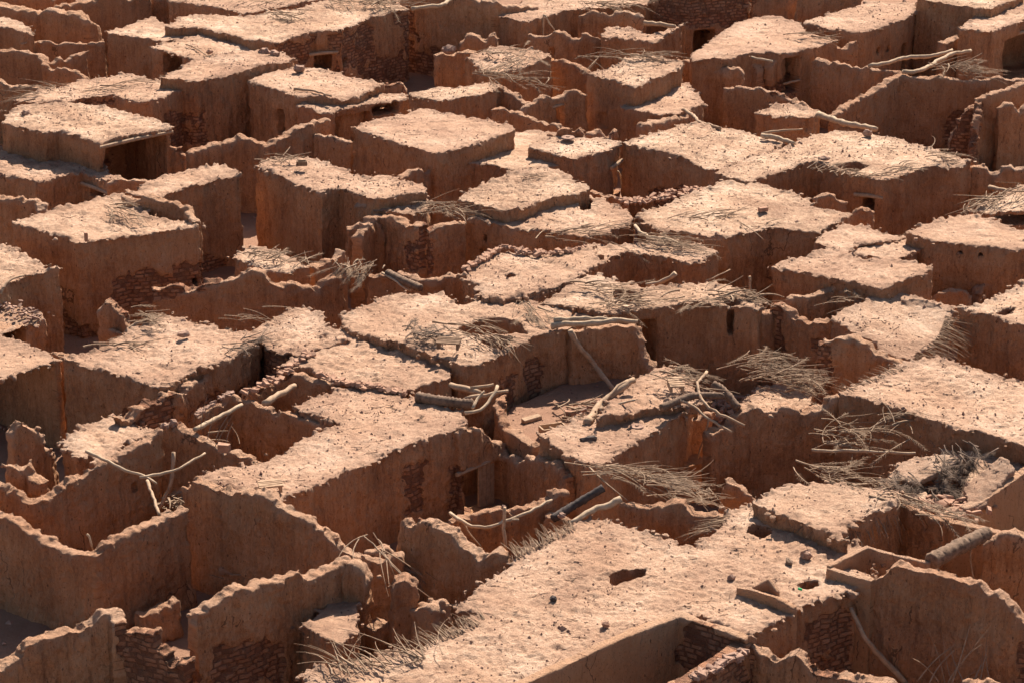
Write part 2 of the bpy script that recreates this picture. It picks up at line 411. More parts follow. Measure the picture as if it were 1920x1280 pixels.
def house(label, z, outline, holes=(), pits=(), z0=-.3, cat='mud house', group='flat roofed mud houses', name='mud_house', mat='wall', roofmat='roof', jit=.09, smooth=False, planks=(), lintels=(), sag=None, thin=None):
    """a flat-roofed mud mass: outline of its roof in the picture at height z (each point may carry its own height)"""
    SEED[0] += 20; seed = SEED[0]
    pts = P(outline)
    w_ = [at(p, zz if zz is not None else z) for p, zz in pts]
    c = np.mean([p[:2] for p in w_], 0); dist = math.hypot(c[1], CH)
    vox = .00056*dist
    dl = dens(w_, .22, jit, seed)
    me = prism([tuple(p) for p in dl], z0, z)
    root = empty(name, (c[0], c[1], max(z0, 0)))
    tag(root, label, cat, group, 'thing')
    cut = []; infos = []
    for h in holes:
        (a, _), (b, _) = P(h[0]); r_ = hole_box(w_, True, (a, b), h[1], zb=h[2] if len(h) > 2 else None)
        if r_: cut.append(r_[0]); infos.append(r_[1])
    for p_ in pits:
        pp = [at(q, z) for q, _ in P(p_[0])]; cut.append(prism([(q[0], q[1]) for q in dens(pp, .2, .06, seed+3)], z-p_[1], z+1))
    hl = [tuple(p) if zs is not None else (p[0], p[1], z) for p, (_, zs) in zip(w_, pts)]
    V, F, Nn = carve(me, cut, vox, None if smooth else (dens(hl, .2, .02, seed), True, seed, .075 if dist < 110 else .13, (.035, .10), .11), pre=True)
    V, at_ = finish(V, Nn, [tuple(p) for p in w_], True, seed, z if all(zz is None for _, zz in pts) else None, smooth=smooth)
    V = recess(V, Nn, at_, seed)
    fc = V[F].mean(1); fn = Nn[F].mean(1)
    zlo = min([z]+[zz for _, zz in pts if zz is not None])-.35
    rf = (fn[:, 2] > .5) & (fc[:, 2] > zlo)
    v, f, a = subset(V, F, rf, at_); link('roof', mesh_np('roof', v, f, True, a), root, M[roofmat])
    HOUSES.append((v, f))
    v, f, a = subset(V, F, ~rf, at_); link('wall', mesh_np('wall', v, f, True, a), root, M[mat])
    for i, kind in planks:                       # a board door standing in opening i
        p0, p1, zb, zt, nrm, e = infos[i]; B = MB()
        W = np.linalg.norm((p1-p0)[:2]); lo, hi = kind; k = lo
        while k < hi:
            wd = .16; q = p0+(p1-p0)*k; top = zt-random.uniform(.02, .25)
            B.box((q[0]+nrm[0]*.12, q[1]+nrm[1]*.12, (zb+top)/2), (wd*.46, .03, (top-zb)/2), math.atan2(e[1], e[0])); k += (wd/W)
        B.build('door', M['wood'], root)
    for i in lintels:                            # a wooden beam over opening i
        p0, p1, zb, zt, nrm, e = infos[i]; B = MB()
        ext = (p1-p0)/np.linalg.norm(p1-p0)*.3
        a0 = np.array([*(p0-ext)[:2], zt+.05])-np.array([*nrm, 0])*.08; a1 = np.array([*(p1+ext)[:2], zt+.07])-np.array([*nrm, 0])*.08
        B.tube([a0, (a0+a1)/2+np.array([0, 0, .03]), a1], [.075, .08, .06], 7); B.build('lintel', M['wood'], root)
    return root

def wall(label, pts_s, thick=.34, z0=-.3, holes=(), cat='mud wall', group='roofless broken mud walls', name='mud_wall', mat='wall', smooth=False, rough=1.0, planks=(), lintels=()):
    """a free-standing wall whose crest is traced in the picture; points with @z stand at that height, those between lie on the vertical plane that joins them"""
    SEED[0] += 20; seed = SEED[0]
    pts = P(pts_s); n = len(pts); idx = [i for i, (_, z) in enumerate(pts) if z is not None]
    W = [None]*n
    for i in idx: W[i] = at(pts[i][0], pts[i][1])
    for a, b in zip(idx, idx[1:]):
        A, B_ = W[a], W[b]; e = B_[:2]-A[:2]; nr = np.array([-e[1], e[0]])
        for j in range(a+1, b):
            d = ray(*pts[j][0]); t_ = ((A[:2]-O_[:2])@nr)/(d[:2]@nr); W[j] = O_+d*t_
    W = np.array(W[idx[0]:idx[-1]+1])
    # smooth zigzag guard: keep order along each stretch
    c = W.mean(0); dist = math.hypot(c[1], CH); vox = .00056*dist
    L = dens(W, .13, .05 if not smooth else .02, seed, False)
    if not smooth:
        q = np.zeros((len(L), 3)); q[:, :2] = L[:, :2]
        L[:, 2] += rough*(.05*vn(q, 2.6, seed+5)+.06*vn(q, 6.5, seed+6)-.28*np.clip(vn(q, 1.9, seed+7)-.45, 0, 1)-(.11*np.clip(np.round(vn(q, 2.4, seed+9)*1.9), 0, 2) if (seed//20) % 3 else 0))
    T = np.gradient(L[:, :2], axis=0); T /= np.linalg.norm(T, axis=1)[:, None]+1e-9; Nr = np.stack([-T[:, 1], T[:, 0]], -1)
    V = []; F = []; m = len(L)
    for i in range(m):
        for sd_, hz, tk in ((-1, 0, 1.45), (-1, 1, 1.0), (1, 1, 1.0), (1, 0, 1.45)):
            o = Nr[i]*sd_*thick/2*tk; zt = L[i][2]-(.0 if not hz else 0)
            V.append((L[i][0]+o[0], L[i][1]+o[1], zt if hz else z0))
    for i in range(m-1):
        a, b = 4*i, 4*(i+1)
        for k in range(4): F.append([a+k, a+(k+1) % 4, b+(k+1) % 4, b+k])
    F.append([0, 1, 2, 3]); F.append([4*m-1, 4*m-2, 4*m-3, 4*m-4])
    me = solid_from(V, F); cut = []; infos = []
    for h in holes:
        (a, _), (b, _) = P(h[0]); r_ = hole_box(W, False, (a, b), h[1], zb=h[2] if len(h) > 2 else None)
        if r_: cut.append(r_[0]); infos.append(r_[1])
    Vv, Ff, Nn = carve(me, cut, vox, None if smooth else (L, False, seed, .08, (.04, .11), .09), pre=True)
    # height below the crest at each vertex
    d_, s = near(Vv[:, :2], L, False)
    cum = np.concatenate([[0], np.cumsum(np.linalg.norm(np.diff(L[:, :2], axis=0), axis=1))])
    crest = np.interp(s, cum, L[:, 2]); dt = crest-Vv[:, 2]
    k = .35 if smooth else rough
    disp = .055*vn(Vv, .9, seed)+.05*k*vn(Vv, 2.7, seed+1)+.035*k*vn(Vv, 7, seed+2)
    vert = 1-np.abs(Nn[:, 2]); nt_ = np.exp(-np.clip(dt, 0, 9)/.35)
    fl = np.stack([s*7.5, Vv[:, 2]*.8, d_*0], -1)
    disp += vert*k*(.03*vn(fl, 1, seed+4)-.05*np.clip(vn(fl, (.35, .5, 1), seed+16)-.2, 0, 1)-.08*nt_*np.clip(vn(fl, 1.2, seed+5)+.1, 0, 1)+.02*vn(Vv, 11, seed+13)) + (0 if smooth else .05*nt_*vn(Vv, 4.2, seed+8))
    V2 = Vv+Nn*disp[:, None]
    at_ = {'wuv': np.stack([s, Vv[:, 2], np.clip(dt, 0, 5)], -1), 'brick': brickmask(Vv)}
    V2 = recess(V2, Nn, at_, seed)
    me = mesh_np(name, V2, Ff, True, at_)
    if planks or lintels:
        root = empty(name, (c[0], c[1], max(z0, 0))); link('masonry', me, root, M[mat])
        for i, kind in planks:
            p0, p1, zb, zt, nrm, e = infos[i]; B = MB(); B.box(((p0+p1)/2)[:2].tolist()+[(zb+zt)/2], (np.linalg.norm(p1-p0)*kind/2, .03, (zt-zb)/2), math.atan2(e[1], e[0])); B.build('door', M['dark'], root)
        for i in lintels:
            p0, p1, zb, zt, nrm, e = infos[i]; B = MB(); ext = (p1-p0)/np.linalg.norm(p1-p0)*.25
            B.tube([np.array([*(p0-ext)[:2], zt+.04])-np.array([*nrm, 0])*.15, np.array([*(p1+ext)[:2], zt+.06])-np.array([*nrm, 0])*.15], [.07, .06], 7); B.build('lintel', M['wood'], root)
    else:
        root = link(name, me, None, M[mat])
    return tag(root, label, cat, group, 'thing')

# ------------------------------------------------------------ small shapes
class MB:
    def __init__(s): s.bm = bmesh.new()
    def box(s, c, h, rz=0, rx=0, ry=0, jit=0):
        m = Matrix.Translation(c) @ Matrix.Rotation(rz, 4, 'Z') @ Matrix.Rotation(rx, 4, 'X') @ Matrix.Rotation(ry, 4, 'Y') @ Matrix.Diagonal((h[0]*2, h[1]*2, h[2]*2, 1))
        r = bmesh.ops.create_cube(s.bm, size=1, matrix=m)
        if jit:
            for v in r['verts']: v.co += Vector([random.uniform(-jit, jit) for _ in range(3)])
    def tube(s, pts, rad, n=6, wob=0):
        pts = [Vector(p) for p in pts]; rings = []
        for i, p in enumerate(pts):
            d = (pts[min(i+1, len(pts)-1)]-pts[max(i-1, 0)]).normalized()
            a = d.orthogonal().normalized() if i == 0 else (prev - d*prev.dot(d)).normalized(); prev = a; b = d.cross(a)
            rr = rad[i] if hasattr(rad, '__len__') else rad
            rings.append([s.bm.verts.new(p+(a*math.cos(2*math.pi*k/n)+b*math.sin(2*math.pi*k/n))*rr*(1+random.uniform(-wob, wob))) for k in range(n)])
        for r0, r1 in zip(rings, rings[1:]):
            for k in range(n): s.bm.faces.new((r0[k], r0[(k+1) % n], r1[(k+1) % n], r1[k]))
        s.bm.faces.new(rings[0][::-1]); s.bm.faces.new(rings[-1])
    def build(s, name, mat, parent=None, smooth=False):
        bmesh.ops.recalc_face_normals(s.bm, faces=s.bm.faces[:])
        me = bpy.data.meshes.new(name); s.bm.to_mesh(me); s.bm.free()
        if smooth: me.polygons.foreach_set('use_smooth', [True]*len(me.polygons))
        return link(name, me, parent, mat)
def spline(pts, step=.15):
    pts = [np.array(p, float) for p in pts]
    if len(pts) == 2: pts = [pts[0], (pts[0]+pts[1])/2, pts[1]]
    out = []; q = [2*pts[0]-pts[1]]+pts+[2*pts[-1]-pts[-2]]
    for i in range(1, len(q)-2):
        k = max(2, int(np.linalg.norm(q[i+1]-q[i])/step))
        for j in range(k):
            t = j/k; out.append(.5*((2*q[i])+(-q[i-1]+q[i+1])*t+(2*q[i-1]-5*q[i]+4*q[i+1]-q[i+2])*t*t+(-q[i-1]+3*q[i]-3*q[i+1]+q[i+2])*t**3))
    out.append(pts[-1]); return out
def path3(s):
    """points with @z stand at that height; after the first one, points without stand straight above or below it (same depth)"""
    q = P(s); out = [None]*len(q); idx = [i for i, (_, z) in enumerate(q) if z is not None]
    for i in idx: out[i] = at(*q[i])
    for i in range(len(q)):
        if out[i] is None:
            lo = [j for j in idx if j < i]; hi = [j for j in idx if j > i]
            if lo and hi:
                a, b = lo[-1], hi[0]; z = q[a][1]+(q[b][1]-q[a][1])*(i-a)/(b-a); out[i] = at(q[i][0], z)
            else:
                y0 = out[(lo or hi)[-1 if lo else 0]][1]; d = ray(*q[i][0]); out[i] = O_+d*(y0/d[1])
    return out
def branch(label, s, r0, r1, mat='wood', name='wooden_branch', cat='branch', group=None, wob=.1, n=8, step=.18, knots=.04):
    pts = path3(s); L = spline(pts, step); B = MB(); m = len(L)
    L = [p+np.array([random.uniform(-1, 1)*knots*(0 < i < m-1) for _ in range(3)])*.6 for i, p in enumerate(L)]
    if mat in ('trunk', 'char'):
        L = spline(pts, .055); m = len(L); B.tube(L, [(r0+(r1-r0)*i/(m-1))*(1+(.09 if mat == 'trunk' else .02)*(1 if i % 2 else -1))*random.uniform(.92, 1.08) for i in range(m)], 11, .09)
    else: B.tube(L, [(r0+(r1-r0)*i/(m-1))*random.uniform(.85, 1.12) for i in range(m)], n, wob)
    return tag(B.build(name, M[mat], None, True), label, cat, group)
def frond_into(B, p, ang, L, lift, leaf=.25, dens_=14, r=.016, curl=.0, leaflets=True):
    """one dry palm frond: a curved midrib with leaflets"""
    pts = []; q = np.array(p, float); a = ang; el = lift; n = 7
    for i in range(n+1):
        pts.append(q.copy()); st = L/n; q = q+np.array([math.cos(a)*math.cos(el), math.sin(a)*math.cos(el), math.sin(el)])*st; el -= random.uniform(.0, .10); a += curl/n+random.uniform(-.04, .04)
    B.tube(pts, [r*(1-.75*i/n) for i in range(n+1)], 4)
    if leaflets:
        for k in range(dens_):
            u = .25+.75*k/dens_; i = min(n-1, int(u*n)); f = u*n-i; b = pts[i]*(1-f)+pts[i+1]*f; d = pts[i+1]-pts[i]; d /= np.linalg.norm(d)
            for sg in (-1, 1):
                sd_ = np.array([-d[1], d[0], 0])*sg; sd_ /= np.linalg.norm(sd_)+1e-9
                t = b+(d*.75+sd_*.6+np.array([0, 0, random.uniform(-.35, .15)]))*leaf*random.uniform(.6, 1.2)
                wv = np.array([0, 0, .012])
                vs = [B.bm.verts.new(x) for x in (b-d*.012, b+d*.012, t)]
                B.bm.faces.new(vs)
PI = math.pi
def heap(label, s, ang, n, L, spread=.35, rad=.5, lift=(-.05, .25), name='palm_frond_heap', cat='palm fronds', mat='frond', leaf=.5, zj=.15, r=.016, ll=.22, group=None):
    """dry fronds and ribs thrown together along a line of points; ang = heading on the ground in degrees"""
    pts = [at(p, z) for p, z in P(s)]; B = MB(); 
    cl = spline(pts, .3) if len(pts) > 1 else pts
    for i in range(int(n*.62)):
        c = cl[random.randrange(len(cl))]; a = R(ang)+random.gauss(0, spread); l = L*random.uniform(.5, 1.15)
        p = np.array(c)+np.array([random.gauss(0, rad*.5), random.gauss(0, rad*.5), random.uniform(0, zj)])-np.array([math.cos(a), math.sin(a), 0])*l*.4
        if random.random() < .07:
            frond_into(B, p+np.array([0, 0, .05]), a+random.gauss(0, .5), l*.8, random.uniform(-.1, .25), leaflets=False, r=random.uniform(.03, .05), curl=random.uniform(-.9, .9)); continue
        if random.random() < .25: a += random.gauss(0, .8)
        frond_into(B, p, a, l, random.uniform(*lift)+random.gauss(0, .12), leaf=ll, leaflets=random.random() < leaf, r=r*random.uniform(.6, 1.6), curl=random.uniform(-1.1, 1.1))
    return tag(B.build(name, M[mat]), label, cat, group, 'thing')
def fringe(label, s, ang, n, L, lift=-.1, group='palm rib fringes under roof edges'):
    """ribs sticking out from under a roof edge, side by side"""
    pts = [at(p, z) for p, z in P(s)]; cl = spline(pts, .05); B = MB()
    for i in range(n):
        c = cl[int(i/n*len(cl))]; a = R(ang)+random.gauss(0, .16); l = L*random.uniform(.35, 1.1)
        frond_into(B, np.array(c)-np.array([math.cos(a), math.sin(a), 0])*.2+np.array([0, 0, random.uniform(-.08, .03)]), a, l+.2, lift+random.gauss(0, .14), leaflets=False, r=random.uniform(.008, .017))
    return tag(B.build('palm_rib_fringe', M['frond']), label, 'palm ribs', group, 'thing')
def rubble(label, s, n, rad, size=(.05, .14), mat='brick', name='rubble', brick=True):
    pts = [at(p, z) for p, z in P(s)]; cl = spline(pts, .1) if len(pts) > 1 else pts; B = MB()
    for i in range(n):
        c = cl[random.randrange(len(cl))]; d = random.uniform(*size)
        p = (c[0]+random.gauss(0, rad), c[1]+random.gauss(0, rad), c[2]+random.uniform(0, .06))
        B.box(p, (d, d*random.uniform(.4, .7), d*random.uniform(.25, .5)), random.uniform(0, 3), random.uniform(-.4, .4), random.uniform(-.4, .4), d*.22)
    o = B.build(name, M[mat]); b = o.modifiers.new('b', 'BEVEL'); b.width = .012; b.segments = 1
    return tag(o, label, 'rubble', None, 'stuff')
# ------------------------------------------------------------ ground
def ground():
    def sheet(x0, x1, y0, y1, st):
        xs = np.arange(x0, x1+st, st); ys = np.arange(y0, y1+st, st); X, Y = np.meshgrid(xs, ys)
        V = np.stack([X.ravel(), Y.ravel(), X.ravel()*0], -1); nx = len(xs)
        i = np.arange(len(ys)-1)[:, None]*nx+np.arange(nx-1)[None]; i = i.ravel()
        return V, np.stack([i, i+1, i+nx+1, i+nx], -1)
    V, F = sheet(-42, 42, 55, 172, .2)
    V[:, 2] = .10*vn(V, .5, 900)+.05*vn(V, 1.7, 901)+.03*vn(V, 5, 902)
    tag(link('ground', mesh_np('ground', V, F), None, M['ground']), kind='structure')
    V, F = sheet(-1500, 1500, -500, 2500, 50); V[:, 2] = -.35
    tag(link('desert_plain', mesh_np('desert_plain', V, F), None, M['ground']), kind='structure')
ground()
def floor(label, z, outline, name='courtyard_floor'):
    SEED[0] += 20
    w_ = [at(p, z) for p, _ in P(outline)]
    V, F, Nn = carve(prism([tuple(p) for p in w_], -.3, z), [], .12)
    V2 = V+Nn*(.06*vn(V, 1.2, SEED[0])+.03*vn(V, 4, SEED[0]+1))[:, None]
    v, f, a = subset(V2, F, Nn[F].mean(1)[:, 2] > -.5, {}); tag(link(name, mesh_np(name, v, f), None, M['ground']), kind='structure'); HOUSES.append((v, f))

# ------------------------------------------------------------ patches where the plaster has gone and bricks show
for s in ["A 1550,240 1740,215 1740,330 1550,320", "A 930,620 1150,590 1180,700 1130,800 980,830 940,740", "A 400,570 640,530 660,600 420,600", "A 1850,230 1905,190 1905,420 1860,400",
          "B 0,160 160,150 160,420 0,420", "B 330,90 400,80 400,330 330,330", "B 160,330 520,300 520,480 160,470", "B 1770,-60 2290,-60 2290,160 1780,140",
          "C 1480,870 1480,720 1560,610 1650,590 1650,880", "C 480,460 580,440 620,540 500,520", "D 600,300 1190,170 1230,210 1230,320 1040,350 860,430 720,480 600,420", "D 400,540 520,520 530,680 420,640",
          "D 640,1060 960,930 980,1080 800,1160", "D 980,1010 1360,880 1360,960 1000,1100", "D 1440,690 1660,700 1640,800 1440,900", "E 370,0 480,0 480,240 390,250", "E 1040,740 1110,770 1110,960 1040,1000", "E 880,860 960,840 960,1010 890,1020",
          "F 505,430 560,430 560,860 505,860", "F 745,640 800,640 810,990 760,990", "G 680,960 1090,1100 1100,1300 700,1300", "G 1180,1060 1620,1040 1620,1290 1180,1290", "H 370,90 460,60 460,350 370,340", "H 610,80 690,90 690,330 600,320",
          "I 0,930 370,1050 380,1300 -20,1300", "I 700,950 950,860 930,1250 700,1260", "I 1895,1080 1990,1050 1990,1280 1895,1280", "B 1740,1090 1905,1060 1905,1160 1740,1160", "A 560,880 620,870 620,960 560,960"]:
    BRICKS.append([p for p, _ in P(s)])

# ------------------------------------------------------------ roofed houses, far to near
house("far mud house with long straight roof edge at the top, pale pillar on its flank", 3.3, "A 945,12 1130,25 1375,75 1560,40 1800,0 1500,-60 1100,-60 960,-40", group='flat roofed mud houses')
house("broad far house, sagging reed-strewn roof above a brick wall with a small doorway", 3.4, "A 915,150 1000,92 1200,82 1400,88 1500,60 1700,40 1905,-10 B 150,-20 390,48 B 150,110 A 1905,175 1740,188 1640,212 1545,248 1400,226 1120,156 1000,160", [("A 1760,305 1850,395", 1.0), ("A 1738,215 1762,300", .5), ("B 12,330 38,375", .5)], lintels=[0])
house("small far house, pale roof edged by twigs, square room mouth half hidden behind next roof", 3.0, "A 835,272 900,250 1130,192 1300,225 1450,262 1500,290 1200,345 1080,345", [("A 905,312 1010,440", 1.8)])
house("far courtyard house, lumpy roof and tall dark plain wall facing the sunken yard", 3.0, "A 590,190 610,172 700,150 850,98 900,135 1035,205 1000,225 910,238 740,212")
house("narrow bright roof with serrated rim above a tall dark wall and dead tree", 3.35, "A 890,428 1070,345 1280,308 1450,288 1560,294 1640,328 1580,355 1100,458")
house("low reed-covered roof stepping down beside the tall wall of bare brick", 2.8, "A 60,560 240,500 400,468 560,430 720,408 850,445 960,450 1085,492 850,572 700,560 620,535 500,545 400,575 240,572 140,580", [("A 905,668 945,720", .6)])
house("far left house with wide flat roof and huge black open room front", 3.3, "A 20,655 60,615 150,592 300,588 430,585 600,605 900,690 955,722 760,758 550,802 330,737 240,747 10,692", [("A 592,785 930,1010", 3.0, -.1)], lintels=[0], planks=())
house("low shaded terrace roof below the house with the huge black opening", 2.15, "A -150,800 0,815 240,855 340,845 560,880 640,1000 600,1020 450,960 330,990 200,1028 120,1000 -150,960", [("A 492,1062 600,1112", .7)], lintels=[0])
house("mud corner block at the frame edge with grassy roof and dark low wall", 3.0, "A -150,90 0,98 120,118 175,160 190,200 60,160 -150,150")
house("far house with boulder-strewn roof and a tall narrow slit doorway", 3.1, "A 1390,462 1470,420 1640,377 1760,385 1905,402 B 0,418 240,472 B 150,520 A 1905,560 A 1760,545 1650,548", [("A 1545,612 1582,752", 1.0)])
house("low porch house, roof edge drooping over a wide black open front", 2.8, "A 1650,600 1700,577 1905,548 B 150,528 330,520 390,545 B 300,560 0,612 B -60,635", [("B -45,640 165,800", 2.8), ("B 175,582 320,640", 1.6)])
house("tall block beside the dark alley, sticks and a box on its pale roof", 3.5, "A 1420,930 1500,893 1600,880 1700,882 1905,938 B 120,992 240,976 380,1022 460,1037 470,1078 330,1096 B 170,1112 60,1075 B 0,1052 A 1790,1082", [])
house("massive house with rounded eroded corner and warm lit end wall", 3.5, "A 690,1080 860,1010 1010,965 1210,918 1300,942 1345,985 1220,1000 1000,1058 880,1105", ())
house("square pale roof with stick pile, walls dark over a band of bare bricks", 3.6, "A 60,1262 200,1202 350,1160 500,1122 690,1082 850,1210 1100,1235 D 1110,-5 700,52 430,88 380,72 230,32 60,2", [("D 1076,282 1110,332", .6)])
# top middle
house("far pale roof sloping to a corner, white forked sticks hang on its front", 3.3, "B 865,88 960,118 1040,126 1200,76 1320,52 1500,48 1700,36 1760,-20 1500,-60 1100,-20 960,40", ())
house("far thin-roofed house with a log lying along its back edge", 3.1, "B 1450,195 1490,152 1600,158 1740,188 1880,142 1925,128 C 40,120 10,130 B 1750,235 1450,212")
house("small far house with heaped reeds draped over its broken corner", 3.1, "B 695,325 780,292 830,275 940,268 1060,278 1172,312 1080,352 930,398 790,402 740,350")
house("middle far roof, smooth and bare, wedged behind the big two-part roof", 3.1, "B 375,532 540,490 830,462 895,484 800,532 570,572 450,552", ())
house("bright rectangular roof with palm ribs along its back, bricked-up niche below", 3.4, "B 1370,418 1430,398 1510,360 1640,308 1830,325 1910,345 C -10,385 B 1640,492 1500,458", [("B 1428,632 1475,715", .22)])
house("lower roof half in shade beneath the bright rectangular roof", 2.55, "B 1550,602 1640,560 1880,465 1960,480 C 120,580 B 1950,620 1780,652 1650,625", ())
house("large two-part roof with a seam ridge, long dark streaked wall in front", 3.4, "B 60,722 130,690 300,645 470,605 560,625 720,655 950,708 958,738 760,805 520,862 300,800", ())
house("low smooth apron roof between the two-part roof and the doorway house", 2.65, "B 530,865 960,735 1060,728 1250,752 1380,780 1290,905 1200,932 975,965 850,932 620,905", ())
house("thick crumbly roof slab, doorway with propped forked poles below it", 3.1, "B 1040,822 1130,790 1250,778 1370,770 1570,792 1500,835 1400,862 1290,892 1160,850", [("B 1512,912 1586,1075", 1.3)], lintels=[0])
house("rounded pillow-like mud roof with worn dark back corner", 3.4, "B 645,1105 700,1060 850,1000 1000,948 1150,938 1240,975 1390,1055 1330,1085 1160,1110 1000,1165 920,1178 760,1150", ())
house("wide roof with reed streaks, two small square windows in its front wall", 2.95, "B 720,1222 900,1182 1000,1120 1330,1075 1560,1168 1640,1222 1510,1290 1380,1330 1180,1292 950,1272", [("E 788,42 816,94", .5), ("E 770,124 838,165", 1.0)], pits=[("B 1330,1150 1370,1110 1400,1120 1395,1180 1340,1178", 1.5)])
house("stepped lower roof with a jutting nub beside the dark narrow alley", 3.1, "B 75,1152 150,1105 320,1080 472,1098 482,1168 395,1192 300,1188 180,1162", ())
# top right
house("tall far brick house with one tiny window and a dark arched entrance", 3.6, "C -190,-25 -100,-15 50,0 385,-32 200,-100 -60,-100", [("C 118,84 135,118", .5), ("C 62,172 182,330", 2.0)])
house("far roof with rows of palm ribs, its side wall crumbling open", 3.3, "C 165,212 300,138 400,100 500,98 660,128 690,178 870,225 820,245 730,270 580,302 480,292 385,300 250,330 40,345 60,300", [("C 568,322 652,520", 1.6)])
house("far house under a pitted brown roof, dark door and two slit windows", 3.3, "C 665,130 700,110 900,60 1040,10 1300,15 1292,72 1270,100 1120,150 1000,188 940,182 800,165", [("C 1085,262 1102,312", .4), ("C 1142,252 1158,296", .4), ("C 1226,246 1266,400", 1.2)])
house("far tall wall-like house with straight dark face above the slit windows", 3.9, "C 1300,-5 1500,28 1715,48 1905,-30 1600,-80 1350,-60", ())
house("far corner house with big black open room below a thick roof", 3.5, "C 1540,152 1620,95 1715,45 1905,-20 2200,-40 2200,60 1905,112 1725,180 1640,165", [("C 1745,185 2100,430", 2.0)], lintels=[0])
house("small cubic mud hut with pale lumpy top between leaning walls", 2.6, "C 400,625 440,612 560,580 690,608 765,640 690,662 540,650", [("C 682,672 700,740", .4)])
house("large bright plain roof left of the sloping thatched one", 3.1, "B 1570,797 1760,740 1905,700 C 60,688 370,742 580,808 480,860 180,952 120,935 0,885 B 1780,850", ())
house("big sunlit roof with a broken reed edge, black window in the wall below", 3.25, "C 178,965 300,915 470,850 560,815 700,765 850,732 990,738 1220,780 1440,850 1610,900 1560,932 1350,942 1240,985 1110,1005 1020,992 890,968 740,908 560,960 370,1022 280,1008", [("C 1000,1102 1078,1178", 1.0)], pits=[("C 850,925 980,905 1040,930 960,960 880,952", 1.4)], lintels=[0])
house("large rippled roof, reed bands in its mud and one loose brick", 3.15, "B 1650,1195 B 1905,1112 C 130,1062 230,1022 420,1040 600,1068 720,1108 720,1150 820,1165 950,1195 880,1235 760,1290 F 500,12 400,35 260,58 120,55 0,35 C -120,1290 B 1720,1260", ())
house("small uneven roof in front of the reed-awning house", 3.05, "F 735,100 770,50 900,0 1000,-10 1170,40 1250,55 1120,90 1000,90 930,150 830,128", ())
house("slumped lower roof joining two bright roofs at the right", 2.9, "F 915,150 1000,85 1130,60 1310,55 1400,85 1290,150 1185,198 1060,172", ())
house("wide bright roof, orange wall beneath with two square vents and a beam stub", 3.35, "F 1235,38 1350,-5 1500,-55 1620,-62 1905,22 2150,60 2150,130 1905,132 1780,128 1560,102 1385,85", [("F 1534,134 1562,172", .5), ("F 1645,148 1676,190", .5)])
house("lower mud shelf at the frame edge under the vented wall", 2.6, "F 1700,150 1850,120 2150,110 2150,200 1905,238 1790,200", ())
house("clean boxy house with long cracked side wall and bright flat top", 3.5, "F 490,232 580,190 700,158 840,128 1000,188 1180,198 1380,232 1388,262 1180,330 1105,348 900,302 840,292 640,250", ())
house("reed porch house at the frame edge with ribs overhanging a black gap", 3.1, "C 1590,1185 1680,1130 1905,1040 2150,1000 2150,1150 1905,1180 1720,1190", [("C 1720,1200 2050,1260", 2.4)])
# middle left
house("roof at the frame edge with bent stick, orange end wall stepping down", 3.4, "D -220,100 30,108 150,170 250,228 335,228 220,262 100,292 0,345 -220,380", ())
house("low crumbling lean-to with poles poking from its rubble roof", 2.7, "D -200,420 0,438 100,452 200,488 255,520 130,562 0,592 -200,600", [("D -60,590 148,680", 1.6)])
house("low pale roof edged with a timber, deep shadowed yard beneath it", 3.0, "D -220,560 0,602 120,650 240,690 345,732 350,745 180,792 0,848 -220,900", [("D -190,838 318,1130", 3.2, -.2)])
house("wide gravelly roof, black reed-lined cavity at its broken right corner", 3.1, "D 340,742 540,690 640,632 720,590 840,502 960,490 1090,532 1260,562 1385,590 1475,622 1360,700 1280,752 1100,802 940,892 890,895 600,805", pits=[("D 1290,735 1340,715 1380,740 1350,765", 1.0)])
house("small roof shoulder with a stone-edged lip above broken red bricks", 3.0, "D 1370,590 1530,522 1640,462 1720,450 1790,492 1832,560 1905,592 E 40,640 D 1900,660 1760,702 1660,740 1490,692 1460,640", ())
house("tiny hut capped with criss-crossed sticks between two yards", 2.8, "D 1290,180 1400,112 1500,130 1620,170 1725,232 1600,262 1480,262 1380,215", ())
house("sunken triangular roof patch before the brick wall, broken gap in front", 2.5, "D 340,1202 480,1120 640,1045 740,1090 900,1130 800,1175 690,1215 600,1290 G 560,60 500,20 430,30 D 400,1265", [])
# centre
house("patched roof bounded by a curving line of stacked bricks, two sink holes", 3.35, "E 690,240 800,190 930,135 1060,160 1170,162 1330,150 1400,110 1450,210 1330,285 1200,345 1040,388 900,420 790,400 760,340 690,300", pits=[("E 910,290 950,275 985,290 940,305", .9), ("E 1050,392 1200,345 1330,290 1330,310 1200,372 1090,392", 1.2)])
house("great central roof, long black tear in its thatch and a shallow step", 3.2, "E 0,500 130,440 280,370 440,385 560,375 640,425 800,395 1050,372 1110,440 1190,445 1330,480 1400,500 1270,572 1070,612 900,712 780,765 650,772 400,682 90,592 0,548", pits=[("E 640,570 790,520 900,508 1000,540 1040,600 880,602 720,598", 2.0), ("E 600,430 700,400 760,420 680,440", .8), ("E 760,625 960,605 950,650 900,705", 1.2)])
house("smooth unmarked roof in the middle, fine dust and soft hollows", 2.95, "D 1690,700 1800,660 E -80,590 60,570 300,640 620,740 600,850 570,875 400,922 340,932 180,892 0,872 D 1740,810 1560,790", ())
house("long foreground roof with serrated rim, boarded doorway at its right end", 2.9, "X 545,765 600,745 680,724 740,742 800,756 868,774 880,797 790,828 700,862 600,906 522,937 480,917 365,903 420,876 500,862 570,824 640,800 625,790", [("H 665,62 878,330", 1.6, 0.05)], planks=[(0, (.58, .97))])
